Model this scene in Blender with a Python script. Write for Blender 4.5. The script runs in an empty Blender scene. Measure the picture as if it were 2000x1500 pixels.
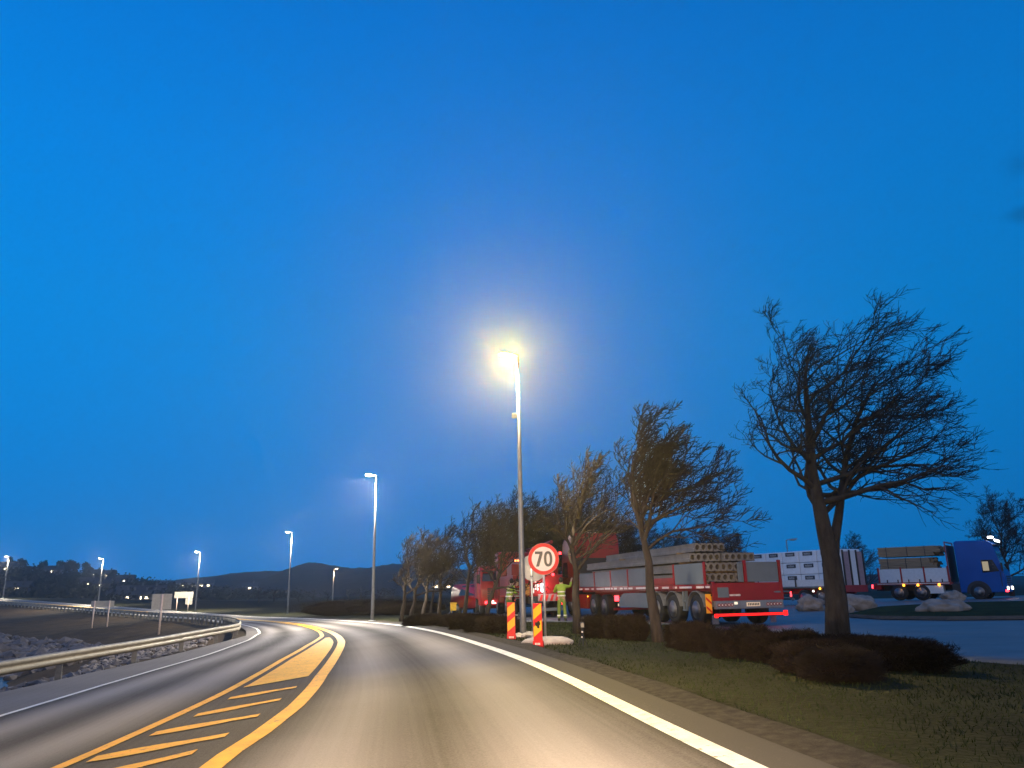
import bpy, bmesh, math, random
import numpy as np
from mathutils import Vector, Matrix, noise
rad = math.radians
SC = bpy.context.scene
COL = SC.collection

# ------------------------------------------------------------------ camera
CAM_H = 1.30
cam_data = bpy.data.cameras.new('camera')
cam_data.sensor_width = 36.0
cam_data.lens = 26.64
cam_data.clip_start = 0.05
cam_data.clip_end = 6000
cam = bpy.data.objects.new('camera', cam_data)
COL.objects.link(cam)
P_, R_ = rad(15.23), rad(1.06)
fw = np.array([0, math.cos(P_), math.sin(P_)])
_r0 = np.array([1., 0, 0]); _u0 = np.array([0, -math.sin(P_), math.cos(P_)])
rt = _r0 * math.cos(R_) - _u0 * math.sin(R_)
up = _u0 * math.cos(R_) + _r0 * math.sin(R_)
M = Matrix(((rt[0], up[0], -fw[0], 0), (rt[1], up[1], -fw[1], 0), (rt[2], up[2], -fw[2], CAM_H), (0, 0, 0, 1)))
cam.matrix_world = M
SC.camera = cam

# ------------------------------------------------------------------ view + world
SC.view_settings.view_transform = 'Standard'
SC.view_settings.look = 'None'
SC.view_settings.exposure = 0.0
SC.view_settings.gamma = 1.0
SC.cycles.use_denoising = True
SC.cycles.max_bounces = 5
SC.cycles.diffuse_bounces = 3
SC.cycles.glossy_bounces = 3
SC.cycles.volume_bounces = 0
SC.cycles.transparent_max_bounces = 8
SC.cycles.sample_clamp_indirect = 4.0
SC.cycles.use_light_tree = True

world = bpy.data.worlds.new('World')
SC.world = world
world.use_nodes = True
wn, wl = world.node_tree.nodes, world.node_tree.links
wn.clear()
w_out = wn.new('ShaderNodeOutputWorld')
w_bg = wn.new('ShaderNodeBackground')
w_bg.inputs['Strength'].default_value = 1.0
w_tc = wn.new('ShaderNodeTexCoord')
w_sep = wn.new('ShaderNodeSeparateXYZ')
w_ramp = wn.new('ShaderNodeValToRGB')       # blue hour sky by elevation (sin of elevation)
cr = w_ramp.color_ramp
stops = [(0.0, (0.000, .275, .84)), (0.06, (0.000, .262, .79)), (0.16, (0.000, .236, .71)),
         (0.33, (0.000, .238, .70)), (0.50, (0.000, .212, .69)), (0.68, (0.000, .165, .61)), (1.0, (0.000, .10, .44))]
cr.elements[0].position = stops[0][0]; cr.elements[0].color = (*stops[0][1], 1)
cr.elements[1].position = stops[-1][0]; cr.elements[1].color = (*stops[-1][1], 1)
for p, c in stops[1:-1]:
    e = cr.elements.new(p); e.color = (*c, 1)
# the west (left) is a little brighter than the east; behind the camera the pale afterglow
w_lr = wn.new('ShaderNodeMapRange')
w_lr.inputs['From Min'].default_value = -0.7; w_lr.inputs['From Max'].default_value = 0.7
w_lr.inputs['To Min'].default_value = 1.14; w_lr.inputs['To Max'].default_value = 0.80
w_mul = wn.new('ShaderNodeVectorMath'); w_mul.operation = 'SCALE'
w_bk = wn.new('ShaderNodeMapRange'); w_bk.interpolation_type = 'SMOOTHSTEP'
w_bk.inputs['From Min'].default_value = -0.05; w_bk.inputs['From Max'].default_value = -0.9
w_mix = wn.new('ShaderNodeMix'); w_mix.data_type = 'RGBA'
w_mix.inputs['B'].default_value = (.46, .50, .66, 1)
wl.new(w_tc.outputs['Generated'], w_sep.inputs[0])
wl.new(w_sep.outputs['Z'], w_ramp.inputs['Fac'])
wl.new(w_sep.outputs['X'], w_lr.inputs['Value'])
wl.new(w_ramp.outputs['Color'], w_mul.inputs[0])
wl.new(w_lr.outputs[0], w_mul.inputs['Scale'])
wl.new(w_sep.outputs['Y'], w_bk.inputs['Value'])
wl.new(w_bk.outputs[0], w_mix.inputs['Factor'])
def wisp(src, px, py, sx, sz, depth):
    d = fw + rt * (px - 1000) / 1480. - up * (py - 750) / 1480.; d = d / np.linalg.norm(d)
    nz = wn.new('ShaderNodeTexNoise'); nz.inputs['Scale'].default_value = 26; nz.inputs['Detail'].default_value = 4
    wl.new(w_tc.outputs['Generated'], nz.inputs['Vector'])
    sub = wn.new('ShaderNodeVectorMath'); sub.operation = 'SUBTRACT'; sub.inputs[1].default_value = tuple(d); wl.new(w_tc.outputs['Generated'], sub.inputs[0])
    mu = wn.new('ShaderNodeVectorMath'); mu.operation = 'MULTIPLY'; mu.inputs[1].default_value = (1 / sx, 1 / sx, 1 / sz); wl.new(sub.outputs[0], mu.inputs[0])
    ln = wn.new('ShaderNodeVectorMath'); ln.operation = 'LENGTH'; wl.new(mu.outputs[0], ln.inputs[0])
    ad = wn.new('ShaderNodeMath'); ad.operation = 'MULTIPLY_ADD'; ad.inputs[1].default_value = 1.6; wl.new(nz.outputs['Fac'], ad.inputs[0]); wl.new(ln.outputs['Value'], ad.inputs[2])
    mr = wn.new('ShaderNodeMapRange'); mr.interpolation_type = 'SMOOTHSTEP'; mr.inputs['From Min'].default_value = .7; mr.inputs['From Max'].default_value = 1.9
    mr.inputs['To Min'].default_value = depth; mr.inputs['To Max'].default_value = 1.0; wl.new(ad.outputs[0], mr.inputs['Value'])
    sc = wn.new('ShaderNodeVectorMath'); sc.operation = 'SCALE'; wl.new(src, sc.inputs[0]); wl.new(mr.outputs[0], sc.inputs['Scale'])
    return sc.outputs[0]
sky_ = wisp(wisp(w_mul.outputs[0], 2000, 318, .030, .016, .74), 2005, 415, .028, .010, .66)
wl.new(sky_, w_mix.inputs['A'])
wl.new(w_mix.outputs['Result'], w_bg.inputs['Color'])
wl.new(w_bg.outputs[0], w_out.inputs[0])

# ------------------------------------------------------------------ helpers
def ray(px, py):
    return fw + rt * (px - 1000) / 1480. - up * (py - 750) / 1480.

def at(px, py, Y):
    d = ray(px, py); t = Y / d[1]
    return (float(d[0] * t), float(Y), float(CAM_H + d[2] * t))

def gp(px, py, z=0.0):
    d = ray(px, py); t = (z - CAM_H) / d[2]
    return (float(d[0] * t), float(d[1] * t), z)

def tag(o, label=None, cat=None, group=None, kind=None):
    if label: o['label'] = label
    if cat: o['category'] = cat
    if group: o['group'] = group
    if kind: o['kind'] = kind
    return o

def empty(name, loc, rz=0.0, label=None, cat=None, group=None):
    o = bpy.data.objects.new(name, None)
    COL.objects.link(o)
    o.location = loc; o.rotation_euler = (0, 0, rz)
    o.empty_display_size = .2
    return tag(o, label, cat, group)

def copy_tree(o, parent=None):
    c = o.copy(); COL.objects.link(c)
    if parent is not None: c.parent = parent
    for ch in list(o.children): copy_tree(ch, c)
    return c

class MB:
    """collects geometry for ONE mesh object"""
    def __init__(s): s.v = []; s.f = []; s.m = []
    def add(s, vs, fs, m=0):
        b = len(s.v); s.v.extend([tuple(map(float, p)) for p in vs])
        s.f.extend([tuple(b + i for i in f) for f in fs]); s.m.extend([m] * len(fs)); return s
    def box(s, x0, x1, y0, y1, z0, z1, m=0, bev=0.0):
        if bev <= 0:
            v = [(x, y, z) for x in (x0, x1) for y in (y0, y1) for z in (z0, z1)]
            return s.add(v, [(0, 1, 3, 2), (4, 6, 7, 5), (0, 4, 5, 1), (2, 3, 7, 6), (0, 2, 6, 4), (1, 5, 7, 3)], m)
        b = min(bev, .49 * (x1 - x0), .49 * (y1 - y0), .49 * (z1 - z0))
        bm = bmesh.new(); bmesh.ops.create_cube(bm, size=1)
        for q in bm.verts:
            q.co = Vector(((x0 + x1) / 2 + q.co.x * (x1 - x0), (y0 + y1) / 2 + q.co.y * (y1 - y0), (z0 + z1) / 2 + q.co.z * (z1 - z0)))
        bmesh.ops.bevel(bm, geom=bm.edges[:], offset=b, segments=2, affect='EDGES', profile=.6)
        bm.verts.ensure_lookup_table()
        s.add([q.co[:] for q in bm.verts], [[q.index for q in f.verts] for f in bm.faces], m); bm.free(); return s
    def tube(s, pts, rs, n=8, m=0, cap=True):
        pts = [Vector(p) for p in pts]
        if not hasattr(rs, '__len__'): rs = [rs] * len(pts)
        b = len(s.v); prev = None
        for i, p in enumerate(pts):
            t = (pts[min(i + 1, len(pts) - 1)] - pts[max(i - 1, 0)])
            if t.length < 1e-9: t = Vector((0, 0, 1))
            t.normalize()
            if prev is None:
                a = Vector((0, 0, 1)) if abs(t.z) < .9 else Vector((1, 0, 0))
                u = t.cross(a).normalized()
            else:
                u = (prev - t * prev.dot(t))
                u = u.normalized() if u.length > 1e-6 else t.orthogonal().normalized()
            prev = u; w = t.cross(u)
            for k in range(n):
                a = 2 * math.pi * k / n
                q = p + (u * math.cos(a) + w * math.sin(a)) * rs[i]
                s.v.append((q.x, q.y, q.z))
        for i in range(len(pts) - 1):
            for k in range(n):
                a0 = b + i * n + k; a1 = b + i * n + (k + 1) % n
                s.f.append((a0, a1, a1 + n, a0 + n)); s.m.append(m)
        if cap and n > 2:
            s.f.append(tuple(b + k for k in range(n - 1, -1, -1))); s.m.append(m)
            e = b + (len(pts) - 1) * n
            s.f.append(tuple(e + k for k in range(n))); s.m.append(m)
        return s
    def prism(s, poly, axis, a0, a1, m=0):
        """polygon (2D list) swept along axis 'x','y','z' from a0 to a1"""
        def mk(p, a):
            return {'x': (a, p[0], p[1]), 'y': (p[0], a, p[1]), 'z': (p[0], p[1], a)}[axis]
        n = len(poly)
        v = [mk(p, a0) for p in poly] + [mk(p, a1) for p in poly]
        f = [tuple(range(n - 1, -1, -1)), tuple(range(n, 2 * n))] + [(i, (i + 1) % n, (i + 1) % n + n, i + n) for i in range(n)]
        return s.add(v, f, m)
    def lathe(s, prof, n=20, axis='z', c=(0, 0, 0), m=0):
        """prof: list of (radius, along)"""
        b = len(s.v)
        for r, h in prof:
            for k in range(n):
                a = 2 * math.pi * k / n; x, y = r * math.cos(a), r * math.sin(a)
                p = {'z': (x, y, h), 'y': (x, h, y), 'x': (h, x, y)}[axis]
                s.v.append((p[0] + c[0], p[1] + c[1], p[2] + c[2]))
        for i in range(len(prof) - 1):
            for k in range(n):
                a0 = b + i * n + k; a1 = b + i * n + (k + 1) % n
                s.f.append((a0, a1, a1 + n, a0 + n)); s.m.append(m)
        s.f.append(tuple(b + k for k in range(n))); s.m.append(m)
        e = b + (len(prof) - 1) * n
        s.f.append(tuple(e + k for k in range(n))); s.m.append(m)
        return s
    def ball(s, c, r, sub=2, m=0, amp=0.0, seed=0, sc=(1, 1, 1)):
        bm = bmesh.new(); bmesh.ops.create_icosphere(bm, subdivisions=sub, radius=1)
        vs = []
        for q in bm.verts:
            k = 1 + amp * noise.noise(q.co * 1.7 + Vector((seed * 3.1, seed * 1.7, seed)))+ amp * .4 * noise.noise(q.co * 4 + Vector((seed, seed * 2.3, 5)))
            vs.append((c[0] + q.co.x * r * k * sc[0], c[1] + q.co.y * r * k * sc[1], c[2] + q.co.z * r * k * sc[2]))
        bm.verts.index_update()
        s.add(vs, [[q.index for q in f.verts] for f in bm.faces], m); bm.free(); return s
    def build(s, name, mats, parent=None, loc=None, rz=None, smooth=False, fix=True):
        me = bpy.data.meshes.new(name)
        me.from_pydata(s.v, [], s.f)
        if not isinstance(mats, (list, tuple)): mats = [mats]
        for q in mats: me.materials.append(q)
        if len(mats) > 1: me.polygons.foreach_set('material_index', s.m)
        if fix and len(s.f) < 60000:
            bm = bmesh.new(); bm.from_mesh(me); bmesh.ops.recalc_face_normals(bm, faces=bm.faces[:]); bm.to_mesh(me); bm.free()
        if smooth: me.polygons.foreach_set('use_smooth', [True] * len(me.polygons))
        me.update()
        o = bpy.data.objects.new(name, me); COL.objects.link(o)
        if parent is not None: o.parent = parent
        if loc is not None: o.location = loc
        if rz is not None: o.rotation_euler = (0, 0, rz)
        return o

MATS = {}
def mat(name, col, rough=.6, metal=0.0, var=.25, scale=6.0, bump=0.0, bscale=None, emit=None, estr=1.0, col2=None, spec=.5, coord='Object', stretch=None):
    if name in MATS: return MATS[name]
    m = bpy.data.materials.new(name); m.use_nodes = True
    n, l = m.node_tree.nodes, m.node_tree.links
    b = n['Principled BSDF']
    b.inputs['Roughness'].default_value = rough
    b.inputs['Metallic'].default_value = metal
    b.inputs['Specular IOR Level'].default_value = spec
    tc = n.new('ShaderNodeTexCoord')
    src = tc.outputs[coord]
    if stretch:
        mp = n.new('ShaderNodeMapping'); mp.inputs['Scale'].default_value = stretch
        l.new(src, mp.inputs['Vector']); src = mp.outputs[0]
    nz = n.new('ShaderNodeTexNoise'); nz.inputs['Scale'].default_value = scale; nz.inputs['Detail'].default_value = 6
    nz.inputs['Roughness'].default_value = .62
    l.new(src, nz.inputs['Vector'])
    rp = n.new('ShaderNodeValToRGB')
    c2 = col2 if col2 else tuple(c * (1 - var) for c in col)
    rp.color_ramp.elements[0].position = .32; rp.color_ramp.elements[0].color = (*c2, 1)
    rp.color_ramp.elements[1].position = .66; rp.color_ramp.elements[1].color = (*[min(1, c * (1 + var * .35)) for c in col], 1)
    l.new(nz.outputs['Fac'], rp.inputs['Fac']); l.new(rp.outputs['Color'], b.inputs['Base Color'])
    if bump:
        nb = n.new('ShaderNodeTexNoise'); nb.inputs['Scale'].default_value = bscale or scale * 6; nb.inputs['Detail'].default_value = 5
        l.new(src, nb.inputs['Vector'])
        bp = n.new('ShaderNodeBump'); bp.inputs['Strength'].default_value = bump; bp.inputs['Distance'].default_value = .02
        l.new(nb.outputs['Fac'], bp.inputs['Height']); l.new(bp.outputs[0], b.inputs['Normal'])
    if emit:
        b.inputs['Emission Color'].default_value = (*emit, 1); b.inputs['Emission Strength'].default_value = estr
    MATS[name] = m
    return m

def glow(name, col, strength):
    if name in MATS: return MATS[name]
    m = bpy.data.materials.new(name); m.use_nodes = True
    n, l = m.node_tree.nodes, m.node_tree.links; n.clear()
    o = n.new('ShaderNodeOutputMaterial'); e = n.new('ShaderNodeEmission')
    e.inputs[0].default_value = (*col, 1); e.inputs[1].default_value = strength
    l.new(e.outputs[0], o.inputs[0]); MATS[name] = m
    return m

def rnd(seed): return random.Random(seed)

# ------------------------------------------------------------------ road geometry (outer white line, banked to the inside of the bend)
RS = [0, 3, 6, 9, 12, 15, 18, 21, 24, 27, 30, 33, 36, 39, 42, 45, 48, 51, 54, 57, 60, 63, 66, 69, 72, 75, 84, 93, 102, 111, 120, 129, 138, 147, 156, 165, 174, 183, 192, 201, 210, 219, 228, 237, 246, 255, 264, 273, 282, 291, 300, 309, 318, 327, 336]
RP = [(5.86, -14.0, 0.1), (5.18, -11.08, 0.1), (4.5, -8.16, 0.1), (3.84, -5.23, 0.1), (3.18, -2.31, 0.1), (2.55, 0.62, 0.1), (1.95, 3.55, 0.1), (1.42, 6.49, 0.1), (.97, 9.44, 0.1), (0.52, 12.39, 0.1), (-0.09, 15.32, 0.1), (-0.76, 18.25, 0.09), (-1.46, 21.16, 0.08), (-2.2, 24.07, 0.07), (-3.02, 26.95, 0.05), (-3.93, 29.81, 0.03), (-4.94, 32.63, 0.01), (-6.02, 35.43, -0.03), (-7.15, 38.21, -0.07), (-8.32, 40.97, -0.11), (-9.53, 43.71, -0.15), (-10.78, 46.44, -0.19), (-12.07, 49.15, -0.23), (-13.41, 51.83, -0.27), (-14.78, 54.5, -0.31), (-16.21, 57.14, -0.35), (-20.98, 64.75, -0.45), (-25.71, 72.41, -0.49), (-30.37, 80.11, -0.52), (-35.03, 87.81, -0.54), (-40.09, 95.22, -0.51), (-45.84, 102.14, -0.39), (-51.63, 109.03, -0.26), (-57.48, 115.87, -0.13), (-63.54, 122.52, 0.02), (-69.66, 129.12, 0.17), (-76.02, 135.49, 0.38), (-82.45, 141.79, 0.61), (-89.03, 147.92, 0.84), (-95.79, 153.87, 1.09), (-102.54, 159.81, 1.34), (-109.31, 165.74, 1.59), (-116.16, 171.59, 1.82), (-123.0, 177.42, 2.05), (-129.85, 183.26, 2.28), (-136.7, 189.1, 2.51), (-143.6, 194.88, 2.75), (-150.82, 200.24, 3.05), (-158.1, 205.54, 3.36), (-165.38, 210.83, 3.68), (-172.66, 216.12, 3.99), (-179.94, 221.42, 4.3), (-187.22, 226.71, 4.62), (-194.49, 232.01, 4.93), (-201.77, 237.3, 5.24)]
BANK = .065
_s = np.arange(0, 336.01, .5)
_P = np.array([np.interp(_s, RS, [p[k] for p in RP]) for k in range(3)]).T
_pad = np.vstack([_P[0] + (_P[0] - _P[1]) * np.arange(4, 0, -1)[:, None], _P, _P[-1] + (_P[-1] - _P[-2]) * np.arange(1, 5)[:, None]])
_P = np.array([_pad[i:i + 9].mean(0) for i in range(len(_P))])
_T = np.gradient(_P, axis=0)[:, :2]; _T /= np.hypot(_T[:, 0], _T[:, 1])[:, None]
_N = np.c_[-_T[:, 1], _T[:, 0]]

def road(s, d, dz=0.0):
    i = min(max(s, 0), 335.9) * 2
    k = int(i); f = i - k
    p = _P[k] * (1 - f) + _P[k + 1] * f; n = _N[k] * (1 - f) + _N[k + 1] * f
    return (float(p[0] + n[0] * d), float(p[1] + n[1] * d), float(p[2] - BANK * d + dz))

def tab(t):
    xs, ys = zip(*t)
    return lambda s: float(np.interp(s, xs, ys))
d_edge = tab([(0, 10.6), (34, 10.1), (38, 9.2), (41, 8.4), (47, 7.1), (53, 5.6), (60, 5.1), (66, 4.75), (91, 3.4), (123, 4.7), (157, 5.0), (193, 5.9), (336, 7)])
d_in = tab([(0, 8.6), (29, 8.3), (33, 7.9), (36, 7.5), (40, 6.85), (44, 6.35), (48, 5.7), (52, 5.25), (54, 4.95), (61, 4.45), (80, 3.6), (91, 2.9), (123, 4.2), (157, 4.5), (336, 6)])
d_yo = tab([(0, 4.5), (20, 4.1), (23, 3.92), (24, 3.80), (26, 3.66), (30, 3.52), (34, 3.3), (40, 2.95), (44, 2.8), (50, 2.6), (56, 2.35), (63, 2.1), (91, 1.45), (123, 2.0), (336, 3)])
d_yl = tab([(0, 6.7), (20, 5.9), (24, 5.45), (26, 5.28), (29, 5.0), (35, 4.5), (40, 3.95), (45, 3.25), (49, 2.95), (54, 2.65), (60, 2.4), (91, 1.75), (123, 2.3), (336, 3.3)])

def prof_in(d, s):
    """how far the bank falls below the asphalt edge, d metres inside of it"""
    L = np.interp(s, [0, 55, 85, 125, 200], [15, 15, 20, 38, 40])
    t = np.clip(d / L, 0, 1.15)
    return .16 * np.clip(d, 0, 1.2) / 1.2 + 3.3 * t ** 1.25

def terr(x, y):
    """ground height, vectorised"""
    x = np.atleast_1d(np.asarray(x, float)); y = np.atleast_1d(np.asarray(y, float))
    out = np.empty(len(x)); cls = np.zeros(len(x))
    C = _P[::2]; N = _N[::2]; SS = _s[::2]
    E = np.array([d_edge(s) for s in SS])
    for a in range(0, len(x), 20000):
        xx, yy = x[a:a + 20000], y[a:a + 20000]
        dx = xx[:, None] - C[None, :, 0]; dy = yy[:, None] - C[None, :, 1]
        D2 = dx * dx + dy * dy
        # measure from the middle of the carriageway so the inside of the bend stays unambiguous
        k = D2.argmin(1); ii = np.arange(len(xx))
        d = dx[ii, k] * N[k, 0] + dy[ii, k] * N[k, 1]
        r = np.sqrt(D2[ii, k]) ; d = np.where(d > 0, r, -r)
        zo = C[k, 2]; s = SS[k]; e = E[k]
        zin = zo - BANK * e - .02 - prof_in(d - e, s)
        # outside of the road: verge, then the field
        o = -d
        far = np.clip((s - 50) / 20, 0, 1)
        field = .012 * np.clip(xx - 8, 0, 60) * np.clip((120 - yy) / 40, 0, 1)
        w = np.clip((o - .6) / 7, 0, 1); w = w * w * (3 - 2 * w)
        w2 = np.clip((o - 2) / 60, 0, 1)
        zn = (zo + .01) * (1 - w) + field * w
        zf = (zo + .0) * (1 - w2) - .35 * w2
        zout = zn * (1 - far) + zf * far
        zr = zo - BANK * d - .10
        z = np.where(d > e + .15, zin, np.where(d > -.62, zr, zout))
        cls[a:a + 20000] = np.where(d > e, np.where(d < e + 1.6, 1, 2 + np.clip(s / 200, 0, 1)), 0)
        out[a:a + 20000] = z
    return out, cls
def tz(x, y): return float(terr([x], [y])[0][0])

# hills: two ridges given by their skyline
def ridge(sky, D, W, seed, front=1.0):
    X = [at(px, py, D)[0] for px, py in sky]; Z = [at(px, py, D)[2] for px, py in sky]
    def h(x, y):
        r = np.interp(np.asarray(x) * D / np.maximum(y, 1) * .5 + np.asarray(x) * .5, X, Z)
        t = 1 - np.abs(np.asarray(y) - D) / W
        t = np.clip(t, 0, 1)
        return -3 + (r + 3) * np.sin(t * math.pi / 2) ** .9
    return h
SKY_FAR = [(-700, 1120), (-300, 1128), (0, 1135), (120, 1138), (210, 1139), (262, 1140), (300, 1136), (335, 1135), (385, 1135), (440, 1128), (500, 1120), (560, 1118), (590, 1118), (603, 1111), (616, 1103), (628, 1101), (650, 1105), (668, 1109), (700, 1113), (735, 1113), (760, 1107), (800, 1104), (830, 1101), (870, 1108), (915, 1117), (950, 1130), (1000, 1138), (1100, 1140), (1250, 1138), (1400, 1136), (1550, 1132), (1640, 1128), (1700, 1122), (1740, 1127), (1800, 1130), (1900, 1128), (2100, 1124), (2700, 1116)]
SKY_NEAR = [(-900, 1108), (-400, 1106), (-100, 1108), (0, 1114), (60, 1117), (100, 1121), (150, 1120), (190, 1127), (230, 1132), (260, 1138), (300, 1143), (345, 1148), (420, 1154), (520, 1162), (640, 1168), (900, 1172)]
h_far = ridge(SKY_FAR, 900, 420, 3)
h_near = ridge(SKY_NEAR, 420, 210, 5)

# ------------------------------------------------------------------ surface materials
def road_material():
    m = bpy.data.materials.new('asphalt'); m.use_nodes = True
    n, l = m.node_tree.nodes, m.node_tree.links; b = n['Principled BSDF']
    at_ = n.new('ShaderNodeAttribute'); at_.attribute_name = 'wear'; at_.attribute_type = 'GEOMETRY'
    tc = n.new('ShaderNodeTexCoord')
    big = n.new('ShaderNodeTexNoise'); big.inputs['Scale'].default_value = .35; big.inputs['Detail'].default_value = 5
    fine = n.new('ShaderNodeTexNoise'); fine.inputs['Scale'].default_value = 55; fine.inputs['Detail'].default_value = 4
    vo = n.new('ShaderNodeTexVoronoi'); vo.inputs['Scale'].default_value = 90
    for q in (big, fine, vo): l.new(tc.outputs['Object'], q.inputs['Vector'])
    # streaks that run along the lanes (uv = across, along)
    uv = n.new('ShaderNodeUVMap'); mp = n.new('ShaderNodeMapping'); mp.inputs['Scale'].default_value = (11.0, .07, 1)
    st = n.new('ShaderNodeTexNoise'); st.inputs['Scale'].default_value = 1.0; st.inputs['Detail'].default_value = 7; st.inputs['Roughness'].default_value = .65
    l.new(uv.outputs[0], mp.inputs[0]); l.new(mp.outputs[0], st.inputs['Vector'])
    ramp = n.new('ShaderNodeValToRGB')
    ramp.color_ramp.elements[0].color = (.058, .052, .048, 1); ramp.color_ramp.elements[1].color = (.33, .305, .285, 1)
    a1 = n.new('ShaderNodeMath'); a1.operation = 'MULTIPLY_ADD'; a1.inputs[1].default_value = .34; a1.inputs[2].default_value = -.17
    a2 = n.new('ShaderNodeMath'); a2.operation = 'MULTIPLY_ADD'; a2.inputs[1].default_value = .45; a2.inputs[2].default_value = -.22
    a3 = n.new('ShaderNodeMath'); a3.operation = 'MULTIPLY_ADD'; a3.inputs[1].default_value = .30; a3.inputs[2].default_value = -.15
    l.new(big.outputs['Fac'], a1.inputs[0]); l.new(fine.outputs['Fac'], a2.inputs[0]); l.new(st.outputs['Fac'], a3.inputs[0])
    s1 = n.new('ShaderNodeMath'); s2 = n.new('ShaderNodeMath'); s3 = n.new('ShaderNodeMath')
    l.new(at_.outputs['Fac'], s1.inputs[0]); l.new(a1.outputs[0], s1.inputs[1])
    l.new(s1.outputs[0], s2.inputs[0]); l.new(a2.outputs[0], s2.inputs[1])
    l.new(s2.outputs[0], s3.inputs[0]); l.new(a3.outputs[0], s3.inputs[1])
    l.new(s3.outputs[0], ramp.inputs['Fac']); l.new(ramp.outputs[0], b.inputs['Base Color'])
    b.inputs['Roughness'].default_value = .9; b.inputs['Specular IOR Level'].default_value = .18
    bp = n.new('ShaderNodeBump'); bp.inputs['Strength'].default_value = .35; bp.inputs['Distance'].default_value = .006
    l.new(vo.outputs['Distance'], bp.inputs['Height']); l.new(bp.outputs[0], b.inputs['Normal'])
    return m
M_ROAD = road_material()

def ground_material():
    m = bpy.data.materials.new('ground'); m.use_nodes = True
    n, l = m.node_tree.nodes, m.node_tree.links; b = n['Principled BSDF']
    at_ = n.new('ShaderNodeAttribute'); at_.attribute_name = 'tone'
    tc = n.new('ShaderNodeTexCoord')
    a = n.new('ShaderNodeTexNoise'); a.inputs['Scale'].default_value = .55; a.inputs['Detail'].default_value = 8; a.inputs['Roughness'].default_value = .7
    c = n.new('ShaderNodeTexNoise'); c.inputs['Scale'].default_value = 14; c.inputs['Detail'].default_value = 6
    l.new(tc.outputs['Object'], a.inputs['Vector']); l.new(tc.outputs['Object'], c.inputs['Vector'])
    r1 = n.new('ShaderNodeValToRGB'); e = r1.color_ramp.elements
    e[0].position = .3; e[0].color = (.45, .40, .35, 1); e[1].position = .72; e[1].color = (1.35, 1.25, 1.1, 1)
    r2 = n.new('ShaderNodeMapRange'); r2.inputs['To Min'].default_value = .45; r2.inputs['To Max'].default_value = 1.5
    l.new(a.outputs['Fac'], r1.inputs['Fac']); l.new(c.outputs['Fac'], r2.inputs['Value'])
    m1 = n.new('ShaderNodeVectorMath'); m1.operation = 'MULTIPLY'
    m2 = n.new('ShaderNodeVectorMath'); m2.operation = 'SCALE'
    l.new(at_.outputs['Color'], m1.inputs[0]); l.new(r1.outputs['Color'], m1.inputs[1])
    l.new(m1.outputs[0], m2.inputs[0]); l.new(r2.outputs[0], m2.inputs['Scale'])
    l.new(m2.outputs[0], b.inputs['Base Color'])
    b.inputs['Roughness'].default_value = .95; b.inputs['Specular IOR Level'].default_value = .1
    bp = n.new('ShaderNodeBump'); bp.inputs['Strength'].default_value = .8; bp.inputs['Distance'].default_value = .06
    l.new(c.outputs['Fac'], bp.inputs['Height']); l.new(bp.outputs[0], b.inputs['Normal'])
    return m

# ------------------------------------------------------------------ ground sheet
def axis(lo, hi, dlo, dhi, step, g=1.12):
    a = list(np.arange(dlo, dhi + .01, step)); s = step
    while a[-1] < hi: s *= g; a.append(a[-1] + s)
    s = step
    while a[0] > lo: s *= g; a.insert(0, a[0] - s)
    return np.array(a)
xs = axis(-900, 900, -60, 45, .8); ys = axis(-60, 1500, -8, 75, .8, 1.06)
GX, GY = np.meshgrid(xs, ys)
z, cls = terr(GX.ravel(), GY.ravel())
zn_ = np.array([noise.noise(Vector((x * .5, y * .5, 0))) * .05 + noise.noise(Vector((x * .12, y * .12, 3))) * .06 for x, y in zip(GX.ravel(), GY.ravel())])
onroad = np.zeros(len(z), bool)
z = z + np.where(cls >= 2, zn_ * 3, zn_ * .2)
nx, ny = len(xs), len(ys)
idx = np.arange(nx * ny).reshape(ny, nx)
faces = np.stack([idx[:-1, :-1], idx[:-1, 1:], idx[1:, 1:], idx[1:, :-1]], -1).reshape(-1, 4)
me = bpy.data.meshes.new('ground')
me.from_pydata(np.c_[GX.ravel(), GY.ravel(), z].tolist(), [], faces.tolist())
ca = me.color_attributes.new('tone', 'FLOAT_COLOR', 'POINT')
tone = np.zeros((len(z), 4)); tone[:, 3] = 1
grass = np.array([.022, .027, .010]); brown = np.array([.085, .062, .040]); mud = np.array([.060, .050, .040])
for i, (c, x, y) in enumerate(zip(cls, GX.ravel(), GY.ravel())):
    k = .5 + .5 * noise.noise(Vector((x * .07, y * .07, 9)))
    if c == 0: col = grass * (1 - .35 * k) + mud * .35 * k
    elif c < 2: col = mud * 1.1
    else: col = brown
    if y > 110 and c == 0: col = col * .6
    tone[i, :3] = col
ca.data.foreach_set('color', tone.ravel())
me.materials.append(ground_material())
me.polygons.foreach_set('use_smooth', [True] * len(me.polygons))
o = bpy.data.objects.new('ground', me); COL.objects.link(o); tag(o, kind='structure')

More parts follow.
